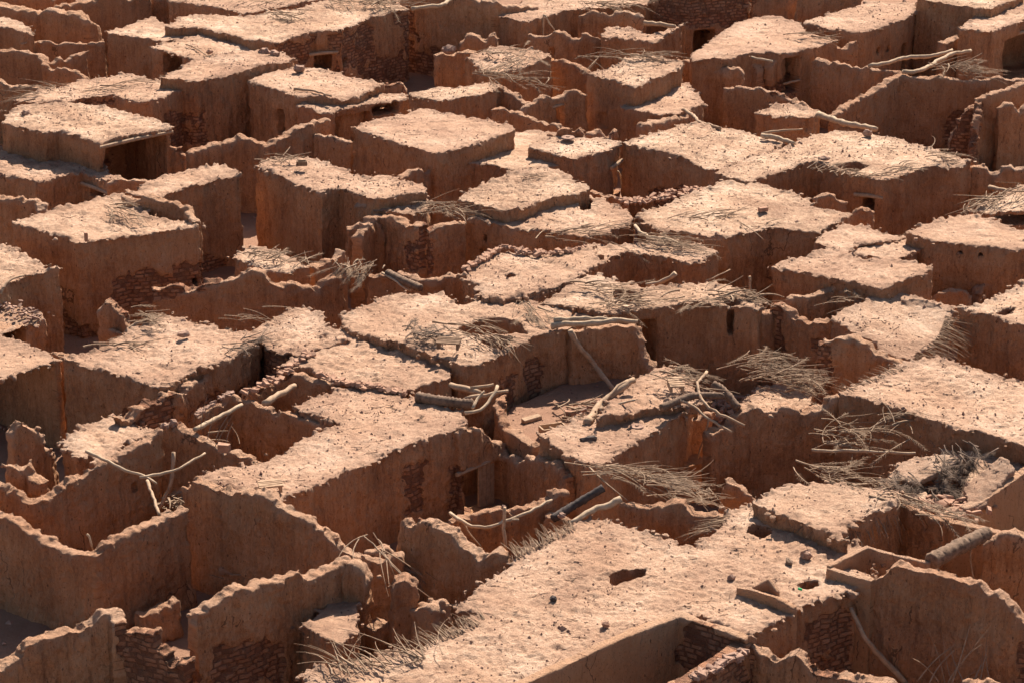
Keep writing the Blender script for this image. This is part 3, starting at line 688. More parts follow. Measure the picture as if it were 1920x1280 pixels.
house("roof of exposed palm ribs beside the pit, flat tall wall and dark corner", 3.3, "E 1190,445 1110,430 1340,292 1440,268 1540,320 1700,340 1905,338 F 120,318 230,330 340,362 445,430 432,468 250,452 100,432 0,435 F -100,450 E 1700,455 1500,495 1400,485", [("E 1640,520 1745,760", 3.0)], pits=[("E 1500,370 1580,350 1680,390 1600,420 1540,410", 1.3), ("F 235,418 290,405 330,440 260,455", 1.0)])
house("palm rib roof with a scooped hollow and curved branch along its back", 3.2, "E 1430,212 1330,180 1400,105 1520,112 1690,100 1780,60 1905,90 F 120,115 200,140 100,195 F 0,200 E 1830,175 1600,150", pits=[])
house("small domed roof with a pale disc on it, mud walls left of the doorway", 2.85, "X 1010,812 1060,795 1110,772 1140,758 1200,748 1300,752 1292,772 1240,800 1175,838 1130,878 1090,872 1050,845", ())
house("raised shoulder roof under the fallen branches and wooden frame", 3.1, "X 1115,785 1160,740 1195,708 1250,685 1290,705 1310,735 1330,755 1285,762 1200,770", [("X 1288,775 1335,870", 1.4)])
house("collapsed-looking roof sagging into a ruin, cracked mud skin and frayed reeds", 2.9, "F 830,512@3.0 920,450@3.1 1000,420@3.2 1050,382@3.2 1110,352@3.2 1240,372@3.1 1500,442@3.0 1512,490@2.9 1450,622@2.6 1340,692@2.5 1240,742@2.5 1100,692@2.6 1055,632@2.8 880,545@2.9", jit=.12)
house("bright roof corner at the frame edge with a dark sink hole", 3.2, "F 1530,452 1640,440 1750,390 1905,322 2150,280 2150,560 1905,552 1720,502", pits=[("F 1740,490 1780,460 1860,450 1840,490 1790,502", 1.0)])
house("broad empty sunlit roof, its long near wall edge running off the frame", 3.3, "F 870,932 1050,840 1230,762 1420,725 1540,768 1660,800 1905,852 2300,920 2400,1250 2000,1270 1905,1232 1650,1152 1500,1132 1350,1070 1200,1012 920,952", ())
# right foreground
house("speckled palm roof with frayed overhang above a dark open room", 3.4, "I 375,278 460,230 530,195 640,175 740,165 960,180 1150,200 1215,235 1180,290 1050,332 900,400 870,440 925,500 760,432 600,372", ())
house("great foreground roof with two sink holes, smooth rim and scattered stones", 3.0, "H -200,1200 0,1190 250,1110 430,1100 540,1010 640,985 770,900 640,860 780,740 950,620 965,572 1180,450 1370,365 1480,370 1620,420 1905,515 I 60,520 180,430 240,332 380,285 600,350 880,485 1000,520 1090,620 1080,702 850,802 650,862 470,982 380,1042 320,1012 150,932 -10,885 I -150,970 H 1500,1055 H 1000,1290 500,1450 -200,1450",
      pits=[("H 1520,725 1500,690 1600,650 1690,640 1680,680 1600,715", 1.2), ("I 352,440 370,405 430,395 490,410 500,440 440,465", 1.2), ("I 640,735 690,705 760,700 770,725 700,750", .35), ("I 850,605 935,560 1028,518 1200,562 1370,600 1180,640 1060,690 960,650", 2.6), ("I 440,745 485,700 535,770 480,768", 1.0)], jit=.05)
house("slab-topped ruin at the frame edge, mud sheets broken over dark thatch", 2.7, "I 1130,150 1190,60 1290,20 1500,0 1700,10 1800,-20 1905,60 1905,85 1790,170 1740,230 1680,300 1560,300 1400,330 1250,240", pits=[("I 1300,150 1440,90 1560,20 1640,40 1560,150 1540,290 1430,300", 1.6)], jit=.16)

# ------------------------------------------------------------ free-standing walls, far to near
wall("far thick wall stub running from the frame edge, worn down at its right end", "A -150,10@3.2 0,22 200,70 300,50 440,75 490,115@3.0 530,200 545,232@1.6", .7)
wall("far wall behind the thick stub, warm face over a shaded sandy yard", "A 290,42@3.1 480,0 650,-25 850,-30@3.3", .4)
wall("far pale pillar wall between two yards, lighter than its neighbours", "A 820,-10@3.0 945,-12@3.0", .4)
wall("low far wall crossing between yards below the thick stub", "A 190,232@2.6 400,246 590,238@2.6", .3)
wall("far slanting wall end meeting the dark plain-walled courtyard house", "A 262,352@2.6 330,328 480,292@2.7", .3)
wall("far wavy wall dipping toward the reed roof, sandy face", "A 232,362@2.7 300,372 430,402 500,438 570,438@2.3", .3)
wall("far lumpy wall at the frame edge with a rounded hump", "A -100,285@2.9 0,290 80,282 165,288 230,312@2.7 262,352@2.6", .4)
wall("far wall at the frame edge topped by loose sticks", "A -100,430@2.9 0,440 60,460 180,482 310,500@2.7", .3)
wall("crumbly little wall stub beside the huge black opening", "A 950,812@2.6 1005,828 1035,860 1045,925@1.9", .3)
wall("long bumpy-crested wall zigzagging between the alley and the slit doorway", "A 1045,850@2.8 1200,800 1310,782 1330,752@3.1 1440,782 1492,806@2.9 1600,742 1700,690 1830,665@3.2", .4)
wall("plain wall under the black porch with faint vertical runs", "A 1760,752@2.8 1905,772 B 60,790@2.8", .3)
wall("sagging wall between the shaded terrace and the rounded house", "A 600,1015@2.5 660,992 760,1000 850,1018@2.4", .3)
wall("curved wall casting shade onto the roof with the stick pile", "A 690,1092@3.9 900,1112 1040,1160@3.8 1095,1235@3.7", .35)
wall("short humped wall at the frame edge left of the stick-pile roof", "A -100,1080@3.2 0,1092 80,1105 165,1086 220,1120@3.1 240,1172@2.9", .4)
wall("tall far wall standing behind the broken poles, smooth and bright", "B 335,-78@4.0 395,-60 530,-30 700,-15 850,2@4.0 950,28 1060,36 1090,42@3.4", .4)
wall("far double-humped wall in front of the sloping pale roof", "B 1320,88@3.2 1400,62 1480,80 1600,66 1690,100@3.1", .35)
wall("far wall with a small dark doorway under hanging white sticks", "B 1035,182@2.9 1140,202 1190,176 1260,186 1290,216@2.8 1370,190 1450,206@2.9", .35, holes=[("B 1160,262 1202,340", .6)])
wall("far broken wall with one tall rounded tooth", "B 665,242@2.4 700,202 790,196 802,232 822,165 855,158 872,222@2.6", .45)
wall("short far wall topped with round boulders beside dark ruins", "B 525,302@2.6 565,288 640,292@2.6 700,282 752,292@2.7", .5)
wall("jagged small wall near the reed-draped hut", "B 1180,332@2.6 1250,338 1370,380@2.5 1378,412@2.3", .35)
wall("low wall sliver between two flat roofs in the far middle", "B 200,492@2.9 350,462 372,500@2.8", .3)
wall("sloping wall beneath the fallen palm fronds", "B 870,480@3.0 960,522 1045,585@2.6", .35)
wall("wavy wall descending from the fronds toward the smooth apron roof", "B 840,592@2.9 890,576 950,616@2.7 1070,662 1150,690 1240,712@2.5", .35)
wall("wall with low lintelled door in the shadowed far court", "B 1010,602@2.7 1060,572 1180,522 1240,514@2.9 1300,502 1370,512@2.9", .35, holes=[("B 1182,590 1228,712", .7)], lintels=[0])
wall("half wall of stacked lumps beside the shaded lower roof", "B 1655,705@2.5 1750,682 1905,652 C 60,625@2.5", .35)
wall("worn parapet stub behind the thick crumbly slab", "B 1158,748@2.7 1250,710 1330,700 1362,742@2.8", .4)
wall("small wall piece with rocks, beside the bricked-up niche", "B 1378,762@2.3 1440,738 1480,765 1540,722@2.4", .3)
wall("short wall between streaked house and the dark alley block", "B 320,992@2.9 410,950 480,962 530,892@3.0", .35)
wall("small broken wall stub at the alley mouth with sticks", "B 30,1275@2.6 160,1240 190,1222 240,1272@2.6", .4)
wall("low wall by the forked poles, running to the red rubble row", "B 1395,1062@2.8 1480,1075 1560,1100 1610,1100@2.7", .35)
wall("tangle-topped far wall behind crumbly pillars", "C -60,352@2.9 30,345 100,372 240,382 325,368 345,405@2.8", .45)
wall("lone crumbling pillar left of the dark gap, split by cracks", "C 360,350@2.8 400,335 440,380@2.7", .5)
wall("second crumbling pillar framing the dark gap", "C 475,350@2.9 520,305 568,305@3.0", .5)
wall("curved wall from the crumbly pillars to the cubic hut", "C 240,495@2.7 340,485 480,496 600,558@2.6 650,582 755,622@2.4", .35)
wall("long straight far wall with pale crest, leading under the two logs", "C 730,322@3.0 800,342 960,372 1210,402@3.0", .35)
wall("short wall climbing to the pitted-roof house", "C 720,255@3.1 830,262 900,246 972,204@3.3", .35)
wall("high stepped wall rising right and turning, long vertical crack near its end", "C 830,637@2.6 960,562 1100,482 1205,412@3.3 1290,430 1370,442 1420,420 1590,455 1700,442 1760,422 1830,452 1960,440@3.3", .4)
wall("orange brick buttress glowing in reflected light", "C 1482,860@.6 1490,770 1530,660 1600,600 1645,596@2.7", .5)
wall("eroded low hump by the black room at the upper frame edge", "C 1440,235@2.8 1500,220 1535,200@2.9", .5)
wall("cracked yard wall with square corner at the frame edge", "C 1600,875@1.2 1625,700 1655,545@3.2 1700,532 1905,472 2050,440@3.2", .35)
wall("inner yard wall with a dipped crest at the frame edge", "C 1760,592@2.9 1830,576 1870,612 1905,592 2050,560@2.9", .3)
wall("low straight wall behind the vented bright roof", "C 1610,928@3.0 1905,926 2080,935@3.0", .35)
wall("broken wall fragments beside the rippled roof", "C 720,1112@3.0 780,1092 840,1090 870,1122 925,1132@2.9", .35)
wall("small worn wall knob before the black window", "C 945,1185@2.6 1000,1165 1065,1192@2.6", .35)
wall("far right tall wall in shade at the top of the scene", "C 640,-20@3.6 1000,-30@3.6", .4)
wall("rounded mound of mud behind the far pale roof", "C 465,95@1.6 560,55 605,110@1.4", .6)
wall("tapering spire of mud wall standing alone by the alley", "D 556,480@2.6 600,395 640,430 700,505 722,560@2.2", .45)
wall("stub wall leaning on the gravelly roof, rope-like edge", "D 620,582@2.2 660,575 725,600@2.0", .35)
wall("thick wall end with bright orange side, joining a long wavy wall", "D 850,348@2.6 980,322 1045,350@2.6 1150,322 1260,302 1420,242 1480,262 1545,325@2.9 1640,320 1750,352 1800,302 1905,262@2.8", .4)
wall("crumbling wall of rough stones behind the stick-capped hut", "D 1730,225@2.4 1800,200 1870,150 1905,130@2.5", .4)
wall("brick wall with ragged crest dropping into the deep channel", "D 640,1062@2.8 720,1025 850,970 980,905@3.0 1100,840 1190,780@2.9", .45)
wall("foreground yard wall, pole ends sticking up from its corner", "D 900,1112@2.9 960,1092 1000,1112 1080,1152 1200,1212@2.7 1270,1242 1390,1285 G 1480,60@2.6", .35)
wall("inner yard crest with stones set along it, twigs leaning", "D 1090,1055@2.7 1180,992 1300,932@2.9 1340,952 1460,992 1560,1012 1690,1052 1870,1100@2.8", .32)
wall("rear court wall curving behind the round beam", "D 1370,922@2.8 1500,872 1540,822@2.9 1600,812 1730,842 1905,892@2.8", .35)
wall("rounded wall horn rising beside the deep dark yard", "D 60,1160@2.9 100,1085 160,1122 220,1172 250,1210@2.3 300,1250@2.1", .4)
wall("low rim wall around the small palm-topped shelter", "E 150,272@2.6 230,262 300,240@2.8 420,292 520,302@2.7 600,280 690,272 760,302@2.7", .35)
wall("standing wall by the brick pillar, broken into steps", "E 90,60@2.7 130,-30 200,-60@2.9 400,-20@3.2 470,0@3.2", .45)
wall("short wall from brick pillar running back in shadow", "E 470,10@3.1 680,-30@3.1", .35)
wall("tall yard wall with a pole leaning on it, stepped at its right end", "E 1270,578@3.15 1400,560 1640,545@3.15 1670,600 1690,680 1740,775@1.9", .4)
wall("thin crumbling wall dipping in a deep notch by the boarded door", "X 852,808@2.86 880,797 905,797 920,821 940,838@1.74 965,857 980,866 995,852 1030,862 1070,880@2.6", .34, holes=[("H 655,58 878,330", 1.4, .05)], lintels=[0])
wall("curved glowing wall seen through the notch", "X 936,742@2.6 942,776@2.4 952,800 985,825@2.2 1010,838@2.3", .35)
wall("thin ragged wall around the roofless ruin, spiky left corner", "F 585,402@3.1 720,360 900,312 955,322@3.2", .35)
wall("narrow crumbly wall front of the roofless ruin with two peaks", "F 508,430@3.1 540,420 640,515 685,485 750,522@2.9 830,512@2.9", .4)
wall("wall with brick end glowing orange, crest falling to the broad roof", "F 750,645@3.0 850,620 950,605 1020,632 1080,692@2.9 1170,722 1262,752@2.6", .45)
wall("pale lump of wall in the orange yard", "F 1400,382@1.9 1480,340 1560,318 1612,372@1.9", .4)
wall("leaning wall fragment beneath the two vents", "F 1640,330@2.0 1680,280@2.2 1720,300@2.1", .4)
wall("long wavy yard wall before the broad empty roof, rounded left end", "F 140,1142@2.4 250,1112 300,1042 380,985@3.0 440,1022 510,1030 580,992 680,1032 760,1012 800,982 870,932@3.2", .4)
wall("mud wall at the frame edge dipping to a corner, small niche window", "G -150,60@3.0 0,155 90,200 180,265@2.7 250,248 330,185 450,105@3.0 620,20@3.1 900,-130@3.3", .35, holes=[("G 718,155 746,205", .6), ("G 870,95 1085,330", 1.2)])
wall("stub wall with flat top inside the deep shadowed yard", "G 35,60@2.9 100,35 165,52@2.9 180,120 250,170@2.4", .4)
wall("great foreground wall sweeping down to a corner and up again", "G -250,170@3.2 0,338 100,382 200,440 300,510 400,546 520,562@2.6 575,500 700,440 800,392 1000,326 1030,300@2.9", .4)
wall("tall foreground wall with arched crest sloping away to the right", "G 1045,165@3.1 1100,122 1200,190 1380,202 1500,232 1600,292 1700,352 1800,422@2.9 1905,512 H 60,545 130,572@2.2", .42)
wall("foreground wall with knobbly crest and tall narrow left post", "G 1062,930@3.0 1075,865 1120,832 1230,792 1290,752 1400,732 1640,652 1700,688 1780,652 1905,600 H 60,598@3.0", .42)
wall("big cracked foreground wall panel with straight broken side", "G -60,1210@2.4 50,1160 105,1110@2.6 130,1052 290,992 440,952 580,882 640,882@3.1 672,950@3.0", .4)
wall("foreground ruin of stacked flat bricks stepping down", "G 690,1000@2.6 780,972 830,1002 880,1002 890,1072 940,1122 1000,1172 1060,1162@2.3", .45)
wall("low wall linking the arched wall and the slanting wall", "H 130,570@2.4 200,602 340,560@2.5", .3)
wall("small wall nub behind the slanting foreground wall", "H 150,552@2.2 250,502 300,572@2.1", .3)
wall("slanting wall with a high left shoulder above the shaded pit of rocks", "H 345,375@3.0 372,352 400,392 460,362 560,402 650,452 720,512 790,572@2.9 830,552 880,526 930,540 965,600@2.9", .42)
wall("rear wall of the sunken court, thin branches across it", "H 600,382@2.6 690,322 780,312 900,302 940,322 1060,262 1130,232 1250,208@2.9", .35)
wall("court wall with toothed left end facing the great roof", "H 1585,292@2.9 1620,282 1700,312 1800,282 1905,262 I 60,310 130,325 235,342@3.0", .38)
wall("crumbly shelf wall under the charred log", "H 1130,350@2.4 1180,345 1270,372@2.4", .35)
wall("lonely orange wall stub with pointed top", "I 208,175@2.6 242,125 300,152 350,192 408,246@2.4", .35)
wall("thin rear wall of the dark room under frayed reeds", "I 1170,262@3.1 1300,312 1470,372@3.0", .3)
wall("smooth tan wall bathed in warm light at the frame edge", "I 1560,300@2.9 1650,262 1745,200@3.1 1800,162 1905,88 2050,0@3.3", .3, mat='smooth', smooth=True)
wall("smooth-rimmed wall corner in front of the warm tan wall", "I 1560,305@2.7 1500,330 1465,368@2.9 1600,392 1790,442@2.9", .3, mat='smooth', smooth=True)
wall("wall with ragged arched crest below the smooth rims, at the frame edge", "I 1665,505@2.9 1780,452 1860,430 1905,468 2050,540@2.9", .4)
wall("great foreground wall peaking then stepping down toward the right", "I 1060,722@3.05 1130,655 1200,602 1260,612 1380,642 1480,682 1560,702 1680,712 1780,762 1850,822 1880,872 1960,940@3.1", .42)
wall("foreground broken wall rim running along the frame bottom", "I 375,1050@2.9 440,1082 530,1152 640,1106 720,1152 760,1222 860,1232 1000,1252 1190,1280@2.6", .42)
wall("mud rim just entering the frame at the bottom right corner", "I 1580,1290@2.6 1640,1258 1760,1275 1800,1300@2.5", .4)
wall("smooth rounded parapet with loose slabs lying along its side", "I 352,1035@2.95 200,1150 0,1262@2.95 I -120,1340@2.95", .42, mat='wall', smooth=True)
wall("tall weathered mud post with bulging top, nearest the frond fan", "H 20,640@2.9 60,592 130,622 152,672@2.8", .55)
wall("broad leaning mud post beside the rock pit", "H 275,745@2.6 300,700 360,682 420,702 432,760@2.5", .6)
wall("knobbly low lump at the edge of the great roof", "H 440,860@2.1 500,825 560,850 580,920@2.1", .7)
wall("smooth kerb along the small light shaft", "I 298,735@3.25 380,745 500,785 560,815 625,856@3.2", .2, mat='smooth', smooth=True)
wall("tiny tan fin wall on the great roof", "I 385,738@3.2 480,692@3.4 540,772@3.15", .16, mat='smooth', smooth=True)
wall("square raised smooth rim around the open light shaft", "I 808,622@3.35 935,560 1028,512@3.4 1200,562 1380,606@3.35", .2, mat='smooth', smooth=True, name='shaft_parapet', cat='parapet')
wall("front side of the light shaft rim, smooth tan", "I 812,628@3.3 940,665 1070,702@3.3", .24, mat='smooth', smooth=True, name='shaft_parapet', cat='parapet')
wall("added cross wall shading the gap between the exposed palm roof and the ruin", "F 425,500@2.9 470,470 512,455@2.95", .35)  # added wall, placed so its shadow darkens the passage floor
house("low mud platform under the big frond stack", .9, "F 300,1010 420,900 560,870 760,900 790,1000 700,1090 420,1100")
wall("added inner wall that keeps the boarded doorway dark", "X 842.1,847.2@1.6 898.6,822.3@1.6 969.3,845.8@1.5", .3)  # added behind the door opening to keep sunlight out of it
wall("wall closing the back of the far reed-strewn courtyard", "C 375,-20@3.4 520,-30 660,-25@3.4", .4)
wall("wall at the very top of the frame behind the thick stub", "A -120,-30@3.2 100,-25 300,-20@3.2", .4)
wall("wall with a crumbled shoulder at the top edge behind the far thin-roofed house", "B 1750,-15@3.4 1850,-30 2000,-40@3.4", .4)
house("small roof block just entering at the top edge between far walls", 3.3, "C 350,-60 500,-45 700,-70 640,-140 400,-140")
house("roof block just beyond the top edge over the thick stub", 3.2, "A -50,-60 200,-45 420,-70 300,-160 0,-160")
wall("short buttress stub at the foot of the knobbly foreground wall", "G 1690,1010@1.7 1760,985 1840,1000@1.6", .5)
wall("low broken partition in the deep foreground yard", "G 760,900@.9 860,860 980,800@1.1", .4)
wall("broken knee-high wall between the mud posts", "H 150,960@1.5 220,930 290,950@1.3", .4)
wall("crumbled low partition in the yard behind the arched wall", "G 1280,640@1.0 1400,600 1480,620@.9", .35)
house("small sandy roof ledge tucked behind the near mud post, half shaded", 2.1, "G 1690,965 1790,880 1905,790 1990,810 1990,1000 1905,1065 1800,1030")
wall("added wall shutting off the sunlit slit between the low timber-edged roof and the gravelly roof", "D 290,688@2.85 345,712 410,708@2.9", .4)  # added to stop sunlit ground showing between the two roofs
wall("rear wall of the dark gap under the branch tangle", "X 1270,790@2.2 1330,770@2.3", .4)
wall("smooth rounded rim bordering the walled pit at the near end of the great roof", "H 930,1305@3.1 1200,1185 1500,1042 1700,962 1885,895@3.15 I 120,942 250,982 365,1030@3.1", .3, mat='smooth', smooth=True)
floor('court', 1.4, "E 880,1100 940,1010 1300,840 1560,820 1760,800 1700,1100 1200,1300 1000,1250")
floor('yard', .6, "H 0,860 300,700 640,700 700,900 500,1150 -100,1300 -300,1100")

# ------------------------------------------------------------ mud slabs, crates and other loose things
def slab(label, s, t=.2, cat='mud slab', mat='roof'):
    SEED[0] += 20; q = P(s); w_ = [at(p, z) for p, z in q]; n = len(w_)
    L = dens(w_, .2, .07, SEED[0]); n = len(L)
    v = [(p[0], p[1], p[2]-t) for p in L]+[tuple(p) for p in L]
    me = solid_from(v, [list(range(n))[::-1], list(range(n, 2*n))]+[[i, (i+1) % n, n+(i+1) % n, n+i] for i in range(n)])
    V, F, Nn = carve(me, [], .05, (L, True, SEED[0], .2, (.03, .07), .04))
    V = V+Nn*(.03*vn(V, 2.5, SEED[0])+.02*vn(V, 8, SEED[0]+1))[:, None]
    HOUSES.append((V, F[Nn[F].mean(1)[:, 2] > .5]))
    return tag(link('mud_slab', mesh_np('mud_slab', V, F), None, M[mat]), label, cat)
slab("tilted slab of fallen mud roof, cracked, lying over dark thatch", "I 1190,60@3.0 1290,20@3.15 1500,0@3.3 1560,30@3.25 1400,110@3.1 1290,150@2.95 1210,140@2.9")
slab("steep broken mud slab leaning up to a point beside the smooth tan wall", "I 1560,190@3.0 1640,120@3.2 1780,10@3.6 1850,90@3.4 1740,200@3.1 1690,285@2.9 1600,310@2.85")
slab("thin mud slab sunk at the back of the broken roof ruin", "F 1215,400@3.15 1320,395@3.2 1440,430@3.1 1380,470@2.9 1260,480@2.85", .15)
def put(label, s, kind, size, rz=0, mat='stone', tilt=0, name=None, cat=None):
    (p, z), = P(s); c = at(p, z); B = MB()
    if kind == 'stone':
        r = bmesh.ops.create_icosphere(B.bm, subdivisions=2, radius=1, matrix=Matrix.Translation(c) @ Matrix.Rotation(R(rz), 4, 'Z') @ Matrix.Diagonal((*size, 1)))
        for v in r['verts']: v.co += Vector([random.uniform(-1, 1)*min(size)*.28 for _ in range(3)])
        return tag(B.build(name or 'loose_stone', M[mat]), label, cat or 'stone')
    if kind == 'brick':
        B.box(c, size, R(rz), tilt, 0, min(size)*.25); o = B.build(name or 'mud_brick', M[mat]); o.modifiers.new('b', 'BEVEL').width = .012
        return tag(o, label, cat or 'brick')
    if kind == 'disc':
        bmesh.ops.create_cone(B.bm, cap_ends=True, segments=20, radius1=size[0], radius2=size[0]*.9, depth=size[2], matrix=Matrix.Translation(c) @ Matrix.Rotation(tilt, 4, 'X'))
        bmesh.ops.create_cone(B.bm, cap_ends=True, segments=12, radius1=size[0]*.3, radius2=size[0]*.25, depth=size[2]*1.6, matrix=Matrix.Translation(c+np.array([0, 0, .02])) @ Matrix.Rotation(tilt, 4, 'X'))
        return tag(B.build(name, M[mat]), label, cat)
    if kind == 'crate':
        root = empty(name, c); root.rotation_euler[2] = R(rz); tag(root, label, cat); w_, d_, h = size
        def bd(nm, cc, hh):
            b = MB(); b.box(cc, hh, jit=.008); o = b.build(nm, M[mat]); o.parent = root
        for sy in (-1, 1): bd('side_board', (0, sy*d_, h), (w_, .025, h))
        for sx in (-1, 1): bd('end_board', (sx*w_, 0, h), (.025, d_-.03, h*.96))
        bd('bottom_board', (0, 0, .03), (w_-.03, d_-.03, .02)); return root
    if kind == 'pallet':
        root = empty(name, c); root.rotation_euler[2] = R(rz); tag(root, label, cat); w_, d_, h = size
        for k in range(5):
            b = MB(); b.box((0, -d_+2*d_*k/4, h), (w_, d_*.16, .02), ry=random.uniform(-.03, .03), jit=.006); o = b.build('slat', M[mat]); o.parent = root
        for sx in (-1, 1):
            b = MB(); b.box((sx*w_*.8, 0, h*.45), (.04, d_, h*.45), jit=.006); o = b.build('runner', M[mat]); o.parent = root
        return root
put("open wooden crate lying in the sunlit court under the leaning pole", "E 1180,1150@1.55", 'crate', (.38, .2, .12), 20, 'wood', name='wooden_crate', cat='crate')
put("slatted wooden frame standing on the great central roof near the torn thatch", "E 600,672@3.42", 'pallet', (.38, .24, .22), -8, 'dark', name='wooden_pallet', cat='wooden frame')
put("slatted box half buried in branches on the shoulder roof", "F -40,900@3.4", 'pallet', (.22, .34, .2), 5, 'wood', name='slatted_box', cat='wooden frame')
put("bundle of short boards on the near edge of the long foreground roof", "G 1510,205@2.98", 'pallet', (.34, .2, .2), 12, 'wood', name='board_bundle', cat='boards')
put("small dark crate on the pale roof of the tall alley block", "A 1685,922@3.75", 'crate', (.17, .12, .08), 10, 'dark', name='wooden_crate', cat='crate')
put("pale round stone disc on the small domed roof", "E 1650,1112@2.85", 'disc', (.22, 0, .04), 0, 'stone', name='stone_disc', cat='disc')
put("pale ring-shaped metal lid on the slab roof above the forked poles", "B 1265,768@3.25", 'disc', (.28, 0, .04), 0, 'stone', name='metal_lid', cat='lid')
put("dark wedge-shaped stone alone in the middle of the gravelly roof", "D 1025,600@3.3", 'stone', (.22, .15, .1), 10)
put("brick standing upright on the corner of the square pale roof", "D 480,58@3.8", 'brick', (.06, .08, .16), 10, 'brick')
put("lone reddish brick lying on the large rippled roof", "C 450,1168@3.35", 'brick', (.16, .1, .08), 20, 'brick')
put("long pale brick on the court floor near the wall foot", "E 1062,1072@1.5", 'brick', (.34, .1, .07), 35, 'wood')
put("red brick on the shaded court floor by the debris", "E 1278,1045@1.5", 'brick', (.17, .12, .12), 5, 'brick')
put("block of brick perched on the inner yard crest beside the twigs", "D 1248,1232@3.0", 'brick', (.17, .1, .12), -10, 'brick')
put("round pole stump capping the foreground yard wall, thinner of the pair", "D 922,1112@3.05", 'stone', (.13, .13, .12), 0)
put("round pole stump capping the foreground yard wall, taller of the pair", "D 966,1098@3.08", 'stone', (.14, .13, .15), 0)
put("stone on the back of the bright narrow roof near its lumpy corner", "A 1168,292@3.2", 'stone', (.16, .12, .1), 0, 'brick')
put("flattish stone near the rim of the house with the black opening", "A 145,630@3.4", 'stone', (.18, .14, .1), 0)
put("dark stone chunk on the small domed roof near its front edge", "E 1380,1185@2.85", 'stone', (.3, .12, .1), 25, 'char')
put("dark lump of stone in the middle of the great foreground roof", "H 1185,808@3.08", 'stone', (.10, .08, .08), 0, 'char')
put("crumbly dark clod near the smooth rim on the great foreground roof", "H 1475,952@3.08", 'stone', (.11, .1, .09), 0, 'brick')
put("rounded stone close to the tiny tan fin wall", "I 272,692@3.08", 'stone', (.10, .09, .09), 0)
put("small knot of dried dung on the great roof beside the light shaft, upright", "I 690,565@3.12", 'stone', (.14, .14, .15), 0, 'stone')
put("small lying dark clod left of the dung knot on the great roof", "I 595,600@3.08", 'stone', (.09, .17, .07), 20, 'trunk')
put("scrap of bright green plastic beside the shallow hollow", "I 655,755@3.08", 'brick', (.06, .025, .03), -30, 'green', name='green_scrap', cat='plastic scrap')
put("boulder on the far wall by the dark ruins, largest", "B 600,278@2.85", 'stone', (.32, .25, .2), 0)
put("boulder at the corner of the narrow bright roof, larger one", "A 1475,290@3.45", 'stone', (.28, .22, .2), 0)
put("boulder at the corner of the narrow bright roof, smaller one", "A 1530,302@3.45", 'stone', (.24, .2, .17), 0)
put("boulder on the slit-doorway house roof edge", "A 1670,385@3.3", 'stone', (.25, .2, .17), 0)
put("rock sitting on the edge of the sunlit roof with the broken reeds", "C 1030,745@3.4", 'stone', (.2, .15, .15), 0)
put("grey flat stone above the black window roof edge", "C 790,885@3.45", 'stone', (.26, .14, .09), 10)
put("large stone under the charred log end", "H 1230,345@2.95", 'stone', (.11, .09, .08), 0, 'stone')
put("white pebble on the court wall crest by the upright branch", "H 905,298@3.2", 'stone', (.07, .06, .06), 0, 'stone')
for i, (x, y, a, b, lb) in enumerate([(500, 745, .35, .25, 'biggest rock'), (560, 770, .3, .22, 'middle rock'), (600, 730, .28, .24, 'rear rock'), (540, 820, .3, .2, 'front rock')]):
    put(f"{lb} of the reddish pile in the shaded pit below the slanting wall", f"H {x},{y}@{[1.1, .95, 1.0, .8][i]}", 'stone', (a, b, .25), 0, 'brick')

